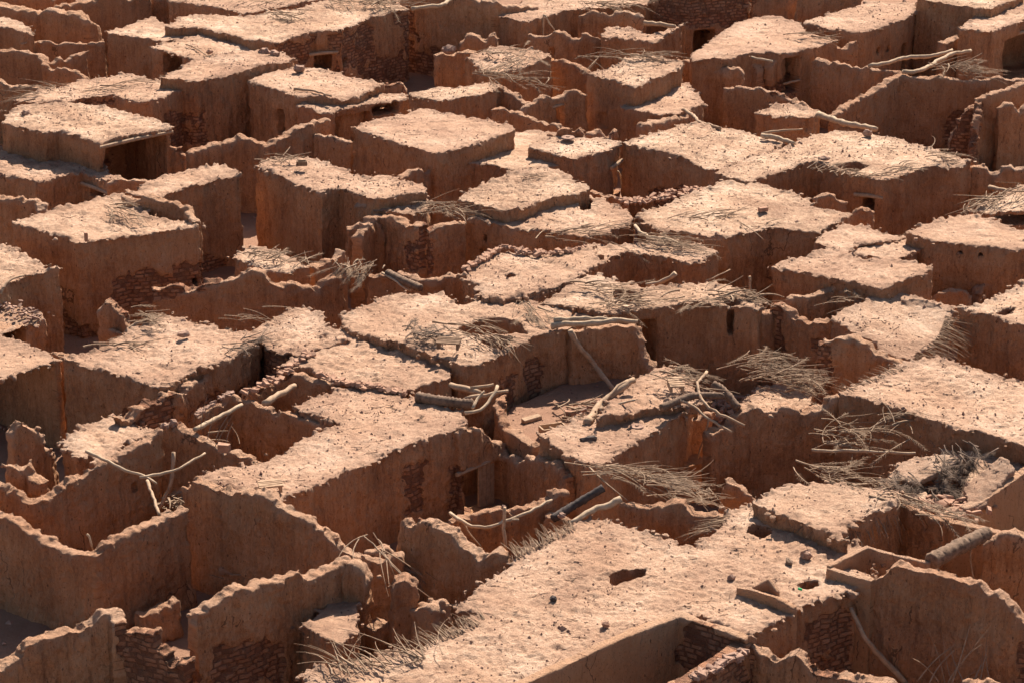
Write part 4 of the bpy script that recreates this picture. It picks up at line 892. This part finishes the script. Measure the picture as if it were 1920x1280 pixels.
# ------------------------------------------------------------ logs, poles and branches
tree = empty('dead_tree', at((450, 250), .2)); tag(tree, 'pale bare dead tree with forked trunk against the tall dark wall', 'dead tree')
def limb(s, r0, r1, nm='limb'):
    B = MB(); L = spline(path3(s), .15); m = len(L); B.tube(L, [r0+(r1-r0)*i/(m-1) for i in range(m)], 7, .15); return B.build(nm, M['palewood'], tree, True)
limb("A 1350,748@.2 1345,700 1365,640 1362,560 1372,520", .11, .07, 'trunk'); limb("A 1365,560@1.6 1350,490 1328,425", .055, .02); limb("A 1368,540@1.6 1390,470 1395,400", .055, .02); limb("A 1362,735@.2 1385,690 1402,625", .06, .03)
tree['kind'] = 'thing'
for lb, s, r0, r1, m in [
    ("bent bleached log resting along the top of the tall far wall", "B 395,50@4.1 480,38 560,30 612,-5@4.1", .10, .08, 'palewood'),
    ("white hanging stick, longer of two on the far sloping roof", "B 1130,82@3.5 1126,160 1133,230 1147,276", .05, .03, 'palewood'),
    ("white hanging stick, shorter of two on the far sloping roof", "B 1136,85@3.5 1160,130 1190,170", .045, .03, 'palewood'),
    ("straight grey log on the far thin-roofed house", "B 1690,128@3.4 1865,150@3.4", .11, .09, 'wood'),
    ("long bent beam lying over the far courtyard, upper of two", "C 1040,372@3.15 1150,352@3.2 1250,322@3.25 1380,318@3.3 1505,283@3.4", .10, .08, 'palewood'),
    ("long bent beam lying over the far courtyard, lower of two", "C 1228,402@3.4 1330,395@3.35 1480,312@3.4 1608,284@3.4", .10, .08, 'palewood'),
    ("thick pale log reaching from the cubic hut to the sunlit roof", "C 758,640@2.9 900,688@3.1 1000,705@3.2 1080,722@3.3", .14, .10, 'palewood'),
    ("short log behind the sunlit thatched roof, lying askew", "C 440,757@3.3 540,775@3.3 622,803@3.3", .10, .08, 'palewood'),
    ("split stick crossing above the short askew log", "C 440,748@3.3 560,728@3.4 668,722@3.4", .06, .04, 'wood'),
    ("curved pole along the edge behind the large plain roof", "C 0,612@2.75 50,640@2.8 100,682@3.0 212,716@3.2", .08, .05, 'wood'),
    ("upper of two long beams on top of the stepped yard wall", "E 1185,522@3.5 1400,514@3.5 1655,530@3.45", .08, .07, 'palewood'),
    ("lower knobbly beam of the pair on the stepped yard wall", "E 1172,556@3.35 1250,542@3.4 1400,540@3.4 1560,524@3.45 1640,530@3.45", .11, .08, 'palewood'),
    ("long pole leaning from wall top down to the sunlit court", "E 1278,580@3.35 1340,680@2.7 1410,765@2.1 1520,908@1.45", .10, .08, 'wood'),
    ("thick split log lying on debris, propped against the shoulder roof", "E 1370,1098@2.85 1450,985@2.95 1560,900@3.3 1635,852@3.45", .13, .09, 'wood'),
    ("thinner pole beside the thick split log", "E 1440,1035@2.9 1500,930@3.2 1600,858@3.45", .08, .06, 'wood'),
    ("pale curved branch at the foot of the split log", "E 1450,1030@2.9 1500,1000@3.0 1640,965@3.35", .05, .03, 'palewood'),
    ("rough round palm trunk lying at the corner of the smooth middle roof", "E 420,948@3.12 560,972@3.12 735,990@3.12", .17, .15, 'trunk'),
    ("white curving branch standing out of the fallen branch tangle", "E 690,1038@3.15 780,1018@3.2 835,955@3.35 872,885@3.6", .06, .045, 'palewood'),
    ("shorter white branch crossing the branch tangle", "E 733,1012@3.2 760,960@3.3 800,915@3.5", .05, .04, 'palewood'),
    ("straight thin pole pointing out over the notch", "E 690,960@3.2 930,914@3.3", .07, .05, 'wood'),
    ("smooth round log in the tangle above the palm trunk", "E 610,880@3.15 700,905@3.2 780,930@3.2", .10, .09, 'wood'),
    ("dark split branch end behind the white curving branch", "E 720,900@3.3 850,878@3.4", .06, .04, 'wood'),
    ("beam resting across the rear corner of the sunken square court", "D 1470,985@3.1 1560,935@3.1 1645,885@3.1", .10, .08, 'wood'),
    ("curved pale pole across the mouth of the square court", "D 1085,1132@3.0 1200,1072@3.0 1352,990@3.1", .075, .06, 'palewood'),
    ("straight post standing against the foreground yard wall", "D 972,1115@2.95 976,1200 974,1300", .06, .05, 'palewood'),
    ("long drooping branch spanning the foreground yard from the left", "G 480,-15@3.3 600,40@3.2 700,90@3.1 800,120@3.0 872,166@2.95", .055, .035, 'palewood'),
    ("rising branch meeting the drooping one over the yard", "G 780,132@3.0 960,96@3.1 1060,45@3.2 1145,-5@3.3", .05, .035, 'palewood'),
    ("thin double post leaning under the crossed branches", "G 822,150@3.0 850,230@2.95 890,342@2.9", .05, .04, 'wood'),
    ("bowed dark pole standing in the doorway shade", "G 968,-10@3.0 955,150@2.2 930,230@1.8 885,310@1.4", .06, .05, 'wood'),
    ("charred black log slanting over the sunken court", "H 1180,362@2.75 1320,275@3.0 1462,190@3.35", .12, .11, 'char'),
    ("long smooth pale branch below the charred log", "H 1275,392@3.0 1340,350@3.1 1430,305@3.2 1500,285@3.25 1562,250@3.4", .07, .11, 'palewood'),
    ("sinuous thin branch crossing the sunken court", "H 608,330@2.8 700,390@2.8 800,412@2.8 910,376@2.9 1050,322@3.0 1175,258@3.1", .055, .04, 'palewood'),
    ("upright thin stake standing in the sunken court", "H 922,545@2.5 905,420 912,300", .05, .045, 'wood'),
    ("short crosspiece tied to the upright stake", "H 895,372@2.9 990,368", .035, .03, 'palewood'),
    ("slender stick hanging down inside the sunken court", "H 690,395@2.7 730,460 790,530", .03, .02, 'wood'),
    ("rough fibrous palm trunk bridging the open room by the light shaft", "I 1385,603@3.35 1480,550@3.35 1600,490@3.35 1695,442@3.35", .21, .19, 'trunk'),
    ("thin drooping rib hanging under the fibrous trunk", "I 1612,505@3.2 1605,600 1628,705", .022, .015, 'frond'),
    ("long bare pole leaning into the yard in front of the great wall", "I 938,858@2.6 965,930@2.3 1010,1012@2.0 1100,1130@1.4 1245,1280@.6", .06, .09, 'wood'),
    ("dark looping branch on the shoulder roof tangle", "F 135,808@3.7 85,870@3.6 100,950@3.4 180,1030@3.2 345,1108@2.9", .05, .04, 'wood'),
    ("thin drooping branch sloping to the wavy yard wall", "F -30,965@3.4 60,1000@3.2 150,1075@3.0 275,1145@2.7", .05, .035, 'wood'),
    ("heavy dark log across the shoulder roof", "F -120,1010@3.25 50,945@3.4 230,940@3.3", .12, .10, 'trunk'),
    ("thick stub of log dropping behind the wavy yard wall", "F 165,880@3.4 240,930@3.2 310,1010@2.9", .17, .12, 'trunk'),
    ("slim cane leaning in the dark gap below the branch tangle", "F 145,1065@2.6 125,1150 85,1290", .035, .03, 'wood'),
    ("forked pole propped in the doorway of the slab roof, taller", "B 1575,1095@.9 1565,1010 1582,955", .06, .04, 'palewood'),
    ("forked pole propped in the doorway of the slab roof, shorter prong", "B 1570,1060@1.1 1560,1000 1543,955", .05, .035, 'palewood'),
    ("thin forked twig leaning on the wall by the slab doorway", "B 1432,1058@1.0 1412,990 1390,935", .03, .02, 'wood'),
    ("orange upright stick beyond the palm rib roof", "F 378,362@2.9 374,278", .045, .04, 'wood'),
    ("long thin stick leaning behind the palm rib roof", "F 130,302@3.2 265,240@3.4", .025, .02, 'wood'),
    ("beam stub sticking out of the far straight wall", "C 1712,1048@2.7 1822,1072@2.8", .10, .08, 'wood'),
    ("beam stub below the square vents of the orange wall", "F 1530,185@2.4 1605,155@2.6", .09, .08, 'wood'),
    ("forked branch arching onto the gravelly roof", "D 700,592@2.8 760,540@3.0 835,525@3.2", .07, .05, 'wood'),
    ("curved branch behind the hollowed palm rib roof", "E 1640,-5@3.4 1665,30@3.4 1730,62@3.4 1800,65@3.4 1905,102@3.3", .07, .05, 'palewood'),
    ("branch poking out of the orange-lit pit", "E 1700,327@2.7 1800,305@2.9 1865,262@3.2", .07, .09, 'palewood'),
    ("bent cane curling over the frame-edge roof", "D 5,378@3.2 30,325@3.4 75,288@3.5 135,272@3.5", .05, .03, 'wood'),
    ("forked twig lying on the bright far roof", "A 1038,248@3.15 1105,280@3.15 1172,322@3.2", .035, .02, 'wood'),
    ("stick lying on the slit-doorway roof", "A 1640,497@3.25 1750,508@3.25 1850,538@3.25", .06, .04, 'wood'),
    ("small curled twig on the corner of the sweeping foreground wall", "G 484,448@2.9 505,475 520,538", .035, .025, 'palewood'),
    ("thick trunk lying in the small palm-topped shelter", "E 258,262@3.0 350,305@2.95 445,345@2.9", .15, .13, 'trunk'),
    ("thin pole slanting beside the shelter trunk", "E 228,258@3.0 310,312@2.9 385,358@2.7", .04, .035, 'palewood'),
    ("pale pole on the small shaded terrace edge", "A 120,248@2.5 190,228@2.6", .05, .04, 'wood'),
    ("tall thin cane rising by the slanting wall", "H 128,462@3.1 200,530 300,640 360,700@2.6", .022, .018, 'frond'),
    ("log end bracing the crumbly pillars", "C 560,470@1.9 655,448@2.0", .06, .05, 'wood'),
    ("pair-of-poles member leaning inside the broken pillar gap", "C 385,322@3.2 500,345@3.2", .06, .05, 'palewood'),
    ("long yellowish plank under the frond mass", "F 720,1245@2.4 1300,1262@2.6", .05, .05, 'palewood')]:
    branch(lb, s, r0, r1, m, name='fallen_log' if r0 > .09 else 'wooden_branch', cat='log' if r0 > .09 else 'branch')

# ------------------------------------------------------------ dry palm fronds
for lb, s, ang, n, L, kw in [
    ("grey fronds spilling from the stepped roof into the gap", "B 560,1165@3.2 700,1190@3.15 800,1200@3.1", -12, 60, 1.5, dict(spread=.3)),
    ("fronds draped from the small reed hut down the sloping wall", "B 830,425@3.2 1000,455@3.05 1150,480@2.9", -22, 60, 1.8, dict(spread=.3)),
    ("grey reed thatch hanging off the broken hut corner", "B 830,400@3.25 950,360@3.3 1050,320@3.3", -125, 60, 1.1, dict(spread=.35, lift=(-.25, .0))),
    ("reeds bundled on top of the small reed hut", "B 830,300@3.3 1000,280@3.3", 5, 40, 1.0, dict(spread=.5)),
    ("flattened reeds on the low far roof beside bare bricks", "A 560,500@2.95 760,455@2.95", 25, 30, 2.0, dict(spread=.12, leaf=.1, zj=.03)),
    ("thin sticks poking out from the low far roof at its outer end", "A 90,552@2.9 200,540@2.9", 185, 22, 1.8, dict(spread=.2, leaf=.1)),
    ("loose sticks heaped on the far wall at the frame edge", "A 200,490@2.85 300,498@2.8", 170, 22, 1.4, dict(spread=.2, leaf=.1)),
    ("dense frond mat over the broad far brick house", "B 0,20@3.6 200,30@3.6 350,45@3.6", -12, 90, 1.8, dict(spread=.5)),
    ("fronds on the left shoulder of the broad far house", "A 1480,50@3.6 1640,110@3.5", -30, 50, 1.6, dict(spread=.7)),
    ("palm ribs laid along the back of the bright rectangular roof", "B 1440,330@3.5 1620,318@3.55 1820,322@3.5", -6, 60, 1.8, dict(spread=.15)),
    ("reed fans on the far sloping pale roof", "B 1400,35@3.5 1700,30@3.5", 5, 60, 1.6, dict(spread=.45)),
    ("parallel palm ribs jutting from the far roof step", "C 640,188@3.45 740,205@3.45 850,228@3.4", -12, 24, 1.5, dict(spread=.1, leaf=0, zj=.05)),
    ("loose reeds inside the far dark courtyard", "C 400,60@2.6 620,50@2.6", 5, 45, 1.8, dict(spread=.5)),
    ("broken reed ends along the torn edge of the sunlit roof", "C 810,950@3.3 900,960@3.3 1050,988@3.3", 50, 55, 1.1, dict(spread=.25, leaf=.1)),
    ("reeds and a stub at the outer corner of the sunlit roof", "C 1130,985@3.35 1300,925@3.35", 35, 35, 1.1, dict(spread=.35, leaf=.3)),
    ("fronds at the far corner of the sunlit roof near the straight wall", "C 1400,870@3.4 1520,890@3.4", -15, 24, 1.1, dict(spread=.4)),
    ("mound of fronds on the high stepped wall near the black room", "C 1470,385@3.4 1600,380@3.5 1690,420@3.3", -10, 80, 1.4, dict(spread=.4)),
    ("long ribs of the reed awning fanned over its black gap", "C 1620,1170@3.25 1760,1110@3.3 1905,1080@3.35", -128, 80, 1.7, dict(spread=.2, lift=(-.25, .02), leaf=.15)),
    ("snapped thatch ribs hanging in the long black tear", "E 650,575@3.4 760,560@3.4 820,590@3.35", -15, 36, 1.1, dict(spread=.3, lift=(-.3, .05), leaf=.1)),
    ("rib ends exposed across the second hole of the central roof", "E 770,630@3.45 900,640@3.45 940,660@3.4", -52, 45, 1.4, dict(spread=.12, leaf=0, zj=.05, rad=.25)),
    ("pale frond tail hanging over the upper end of the black tear", "E 1050,450@3.45 1080,520@3.35", -62, 36, 1.3, dict(spread=.25, lift=(-.4, -.1), leaf=.6)),
    ("ribs lying across the exposed palm roof beside the pit", "E 1440,450@3.5 1560,430@3.5 1700,400@3.5", 20, 55, 1.7, dict(spread=.18, leaf=.1, zj=.1)),
    ("short ribs at the back of the exposed palm roof", "E 1390,340@3.45 1520,350@3.45 1620,380@3.45", -12, 36, 1.4, dict(spread=.25, leaf=.2)),
    ("rib tangle over the dark corner of the exposed palm roof", "F 230,400@3.4 330,390@3.4 440,430@3.3", -15, 50, 1.3, dict(spread=.5, leaf=.2)),
    ("fronds trailing along the front edge of the exposed palm roof", "F 0,420@3.35 150,430@3.35", 195, 40, 1.0, dict(spread=.4, lift=(-.2, .05))),
    ("combed fronds over the hollow of the palm rib roof", "E 1700,75@3.35 1850,95@3.35 F 40,130@3.35", -14, 60, 1.6, dict(spread=.25)),
    ("reeds brushed over the edge between the two palm roofs", "E 1200,60@3.15 1400,30@3.2 1540,5@3.2", 28, 45, 1.6, dict(spread=.2, leaf=.2)),
    ("large stack of dry fronds heaped beside the broken ruin", "F 460,830@2.3 560,890@2.2 700,940@2.1", -4, 170, 1.5, dict(spread=.3, rad=.7, zj=.7, leaf=.4)),
    ("wild mass of fronds and ribs under the broad empty roof", "F 830,1200@2.2 1000,1220@2.4 1150,1170@2.6 1250,1150@2.6", 14, 120, 1.6, dict(spread=.6, rad=.6, zj=.7, leaf=.35)),
    ("fronds sliding down behind the speckled palm roof", "I 780,100@3.2 880,130@3.3 980,165@3.3", -28, 60, 1.7, dict(spread=.25, leaf=.3)),
    ("dark shaggy thatch spilling inside the slab-topped ruin", "I 1180,200@2.6 1280,260@2.4 1400,290@2.3 1500,250@2.4", -80, 170, 1.0, dict(spread=.9, rad=.7, zj=.5, leaf=.9, mat='darkfrond')),
    ("upright shaggy thatch between the two mud slabs", "I 1440,150@2.9 1530,60@3.1 1600,40@3.2", -100, 90, 1.0, dict(spread=.7, rad=.5, zj=.4, leaf=.9, lift=(-.7, .2), mat='darkfrond')),
    ("fan of long bare ribs splayed at the near end of the great roof", "H -60,1200@3.1 80,1170@3.1 250,1130@3.1 400,1110@3.1", 128, 70, 1.7, dict(spread=.25, lift=(.0, .35), leaf=0, rad=.2)),
    ("long fronds lying flat behind the court with toothed wall", "H 1480,108@3.45 1650,125@3.4 1850,165@3.35", -14, 80, 2.0, dict(spread=.15, leaf=.3)),
    ("fronds fallen in the corner below the small domed roof", "I -40,180@2.6 50,230@2.5 120,270@2.4", -5, 70, 1.5, dict(spread=.5)),
    ("ridge of fronds along the back rim of the dark open room", "I 1150,235@3.4 1300,290@3.35 1450,360@3.2", -38, 60, 1.5, dict(spread=.15, leaf=.5)),
    ("bent ribs jutting out of the roofless ruin's wall", "F 920,440@3.05 850,425@3.05", 178, 16, 1.0, dict(spread=.2, leaf=0)),
    ("grey thatch clump at the back of the roofless ruin", "F 960,340@3.2 1010,400@3.0", -70, 60, .8, dict(spread=.9, leaf=.9)),
    ("dry fronds lying among the rocks of the shaded pit", "H 380,640@1.9 500,700@1.4 600,800@.9", -50, 40, 1.4, dict(spread=.6, leaf=.5)),
    ("thin canes leaning over the shaded pit", "H 240,520@2.9 320,620@2.6", -55, 14, 2.0, dict(spread=.15, leaf=0, rad=.3, lift=(-.2, .1))),
    ("palm debris around the slatted box on the shoulder roof", "E 1800,860@3.45 F 20,830@3.5 120,900@3.4", -25, 60, 1.2, dict(spread=.7, leaf=.3)),
    ("sticks stacked on the pale roof of the alley block", "A 1510,905@3.7 1640,895@3.7", 0, 36, .9, dict(spread=.8, leaf=.1, r=.022)),
    ("crossed short sticks capping the tiny hut", "D 1400,150@3.1 1550,170@3.05 1680,210@3.0", 15, 80, .9, dict(spread=.8, leaf=.2, r=.02)),
    ("spiky dry fronds at the back rim of the gravelly roof", "D 790,480@3.3 860,540@3.3", -20, 36, .9, dict(spread=.8)),
    ("scattered reeds half sunk in the gravelly roof", "D 600,670@3.2 820,650@3.2", 10, 22, 1.4, dict(spread=.25, leaf=0, zj=.02)),
    ("stick pile on the back of the square pale roof", "A 640,1150@3.8 700,1200@3.8 740,1240@3.7", -50, 50, 1.2, dict(spread=.4, leaf=.2)),
    ("dark ragged palm clump upright on the central roof", "E 440,600@3.4 510,625@3.4", 60, 60, .55, dict(spread=1.2, lift=(-.1, .5), leaf=.9, mat='darkfrond')),
    ("burnt-looking reeds at the broken corner of the gravelly roof", "D 1320,700@3.2 1390,655@3.2 1460,620@3.2", 42, 36, 1.0, dict(spread=.2, mat='darkfrond')),
    ("loose canes lying on the shoulder roof near the bare bricks", "D 1350,525@3.1 1480,495@3.1", 8, 14, 1.4, dict(spread=.25, leaf=0, lift=(.0, .2))),
    ("fine reeds in the surface of the large rippled roof", "C 0,1225@3.25 150,1190@3.25 450,1250@3.25", 20, 45, 1.5, dict(spread=.15, leaf=0, zj=.02)),
    ("reeds bedded in the rounded pillow roof", "B 1020,985@3.5 1080,1000@3.5", 20, 14, .8, dict(spread=.5, leaf=0, zj=.02)),
    ("sticks rising from the yard corner at the frame bottom", "I 1380,1285@1.5 1500,1290@1.5 1640,1290@1.5", 60, 24, 1.8, dict(spread=.5, leaf=0, lift=(.6, 1.2), rad=.25)),
    ("twigs leaning inside the square court mouth", "D 1100,1100@2.9 1180,1190@2.6 1250,1210@2.5", 80, 16, 1.1, dict(spread=.6, leaf=0, lift=(.5, 1.2))),
    ("palm pieces on the floor of the dark yard near the arched wall", "G 1400,660@.8 1550,640@.8", 20, 40, 1.2, dict(spread=.9)),
    ("dead brush heaped at the doorway by the sweeping wall", "G 950,290@1.2 1010,280@1.4", 20, 40, .9, dict(spread=1.0)),
    ("scraps of wood scattered on the sunlit court floor", "E 1250,1080@1.5 1350,1020@1.5 1400,980@1.55", 20, 34, .9, dict(spread=1.0, leaf=0, r=.03)),
    ("grey fronds hanging from the small palm-topped shelter roof", "E 0,235@3.0 100,220@3.0 180,230@3.0", -110, 60, .9, dict(spread=.5, lift=(-.4, .1))),
    ("pale reed cap on the small palm-topped shelter", "E 30,260@2.9 130,285@2.8", -150, 40, .8, dict(spread=.5, lift=(-.5, .0)))]:
    heap(lb, s, ang, n, L, **kw)
for lb, s, ang, n, L, lift in [
    ("comb of short rib ends along the back edge of the great foreground roof", "H 955,565@3.08 1100,490@3.08 1290,400@3.08", 112, 75, .55, .25),
    ("comb of rib ends beside the knobbly lump on the great roof", "H 440,1075@3.05 560,1010@3.05 700,960@3.05 785,905@3.05", 120, 70, .6, .2),
    ("curved rib ends fraying round the sagging ruin roof", "F 1508,470@2.95 1480,560@2.8 1440,630@2.65 1340,700@2.5 1230,745@2.45", -28, 110, 1.0, -.15),
    ("frayed ribs drooping from the speckled palm roof over the dark room", "I 880,440@3.35 950,370@3.35 1060,330@3.35 1180,290@3.35", -72, 60, 1.0, -.6),
    ("rib ends under the low front edge of the speckled palm roof", "I 380,285@3.3 600,375@3.3 900,500@3.25", -120, 70, .35, -.1),
    ("rib ends along the right lower edge of the cracked court wall roof", "I 100,430@3.05 180,390@3.05 230,350@3.05", 190, 26, .7, 0),
    ("rib ends under the side edge of the broad empty roof", "F 900,920@3.35 1060,830@3.35 1240,765@3.35", 130, 50, .5, 0)]:
    fringe(lb, s, ang, n, L, lift)

# ------------------------------------------------------------ rubble
rubble("row of broken red bricks leading to the rippled roof", "B 1560,1130@3.0 1700,1120@3.0 1800,1100@3.1 1905,1070@3.15 C 120,1065@3.1", 130, .16)
rubble("curved kerb of stacked bricks around the patched roof", "E 690,238@3.5 800,175@3.5 905,120@3.5 1060,152@3.5 1240,142@3.5 1390,112@3.4", 120, .05, (.07, .13))
rubble("line of bricks parting the smooth roof from the long roof", "D 1780,820@3.05 E 0,868@3.05 180,892@3.05 345,932@3.0", 110, .07, (.05, .12))
rubble("flat stones capping the wall by the deep channel", "D 1360,930@3.0 1500,870@3.05 1650,760@3.1 1740,700@3.15", 50, .10, (.06, .14))
rubble("stones set along the inner yard crest", "D 1085,1055@2.95 1180,992@3.05 1290,928@3.1", 40, .06, (.06, .10), 'stone')
rubble("loose flat slabs along the smooth parapet", "I 345,1105@2.9 200,1190@2.9 40,1262@2.9", 60, .06, (.07, .16), 'stone')
rubble("debris around the fallen poles on the court edge", "E 1280,1100@1.5 1400,1020@1.6 1480,1000@2.6", 60, .3, (.04, .1), 'stone')
rubble("rubble on the deep channel floor", "D 1000,1120@.2 1300,960@.2 1600,830@.2", 120, .5, (.05, .14), 'brick')
rubble("fallen mud clods on the lean-to roof", "D 0,450@2.8 120,470@2.8 220,510@2.8", 60, .3, (.04, .10), 'stone')
rubble("clods under the reed-draped ruin", "I 1250,260@2.6 1600,330@2.8", 90, .4, (.06, .15), 'brick')
rubble("rubble in the yard in front of the great right wall", "I 1150,1230@.5 1500,1200@.5 1700,1260@.5", 120, .6, (.06, .18), 'stone')
rubble("rubble at the foot of the slab doorway wall and ruin corner", "F 0,1020@.3 250,1000@.3 500,1000@.3", 160, .8, (.06, .16), 'brick')

# ------------------------------------------------------------ gravel, crumbs and straw on every roof
rs = np.random.RandomState(5)
def scatter():
    pts = []; nrm = []
    for V, F in HOUSES:
        a = V[F[:, 0]]; b = V[F[:, 1]]; c = V[F[:, 2]]; d = V[F[:, 3]] if F.shape[1] == 4 else c
        ar = np.linalg.norm(np.cross(b-a, c-a), axis=1)*(1 if F.shape[1] == 4 else .5)
        n = int(ar.sum()*rs.choice([10, 18, 26, 34, 44]))
        i = rs.choice(len(F), n, p=ar/ar.sum()); u, v = rs.rand(2, n, 1)
        p = (a[i]*(1-u)+b[i]*u)*(1-v)+(d[i]*(1-u)+c[i]*u)*v
        k = vn(p, .8, 77)*.5+vn(p, 2.4, 78)*.4+.45 > rs.rand(n)*1.1
        pts.append(p[k])
    p = np.concatenate(pts); px = project(p); k = (px[:, 0] > -80) & (px[:, 0] < 2000) & (px[:, 1] > -60) & (px[:, 1] < 1340)
    return p[k]
p = scatter(); n = len(p); print('stones', n)
O8 = np.array([(1, 0, 0), (-1, 0, 0), (0, 1, 0), (0, -1, 0), (0, 0, 1), (0, 0, -1)], float)
F8 = np.array([(0, 2, 4), (2, 1, 4), (1, 3, 4), (3, 0, 4), (2, 0, 5), (1, 2, 5), (3, 1, 5), (0, 3, 5)])
big = rs.rand(n) < .012
sz = np.where(big, rs.uniform(.04, .09, n), .013+.032*rs.rand(n)**2.2)
an = rs.rand(n)*6.28; ca, sa = np.cos(an), np.sin(an)
q = O8[None]*(sz[:, None]*rs.uniform(.6, 1.3, (n, 3)))[:, None, :]*np.array([1, 1, .8])
q = q*rs.uniform(.7, 1.3, (n, 6, 1))
Vx = np.stack([q[..., 0]*ca[:, None]-q[..., 1]*sa[:, None], q[..., 0]*sa[:, None]+q[..., 1]*ca[:, None], q[..., 2]], -1)+p[:, None]+np.array([0, 0, .01])
Fx = (F8[None]+6*np.arange(n)[:, None, None]).reshape(-1, 3)
tag(link('gravel', mesh_np('gravel', Vx.reshape(-1, 3), Fx, False), None, M['gravel']), 'gravel and mud crumbs scattered over the roofs', 'gravel', None, 'stuff')
m = n//9; i = rs.choice(n, m); c = p[i]+np.array([0, 0, .015]); an = rs.normal(.5, .9, m); L = rs.uniform(.04, .2, m)[:, None]; d = np.stack([np.cos(an), np.sin(an), rs.normal(0, .12, m)], -1)*L; s_ = np.stack([-np.sin(an), np.cos(an), np.zeros(m)], -1)*rs.uniform(.005, .011, (m, 1))
up = np.array([0, 0, .012])
Vs = np.stack([c-d-s_, c-d+s_, c+d+s_, c+d-s_, c-d+up, c+d+up], 1).reshape(-1, 3)
Fs = (np.array([[0, 3, 2, 1], [0, 4, 5, 3], [1, 2, 5, 4]])[None]+6*np.arange(m)[:, None, None]).reshape(-1, 4)
tag(link('straw', mesh_np('straw', Vs, Fs, False), None, M['frond']), 'straw and twig litter lying on the roofs', 'straw', None, 'stuff')

# lumps of fallen mud lying about the lanes and yards
k = 9000; y = rs.uniform(62, 165, k); x = rs.uniform(-1, 1, k)*y*.2; c = np.stack([x, y, np.zeros(k)], -1)
c = c[(vn(c, .6, 321)+.5*vn(c, 2, 322)) > -.05]; c[:, 2] = .10*vn(c, .5, 900)+.05*vn(c, 1.7, 901)+.01; k = len(c)
sz = .03+.17*rs.rand(k)**3.5; q = O8[None]*sz[:, None, None]*rs.uniform(.6, 1.35, (k, 6, 1))*np.array([1, 1, .7]); an = rs.rand(k)*6.28; ca, sa = np.cos(an), np.sin(an)
Vc = np.stack([q[..., 0]*ca[:, None]-q[..., 1]*sa[:, None], q[..., 0]*sa[:, None]+q[..., 1]*ca[:, None], q[..., 2]], -1)+c[:, None]
tag(link('fallen_rubble', mesh_np('fallen_rubble', Vc.reshape(-1, 3), (F8[None]+6*np.arange(k)[:, None, None]).reshape(-1, 3), False), None, M['stone']), 'lumps of fallen mud in the lanes and yards', 'rubble', None, 'stuff')
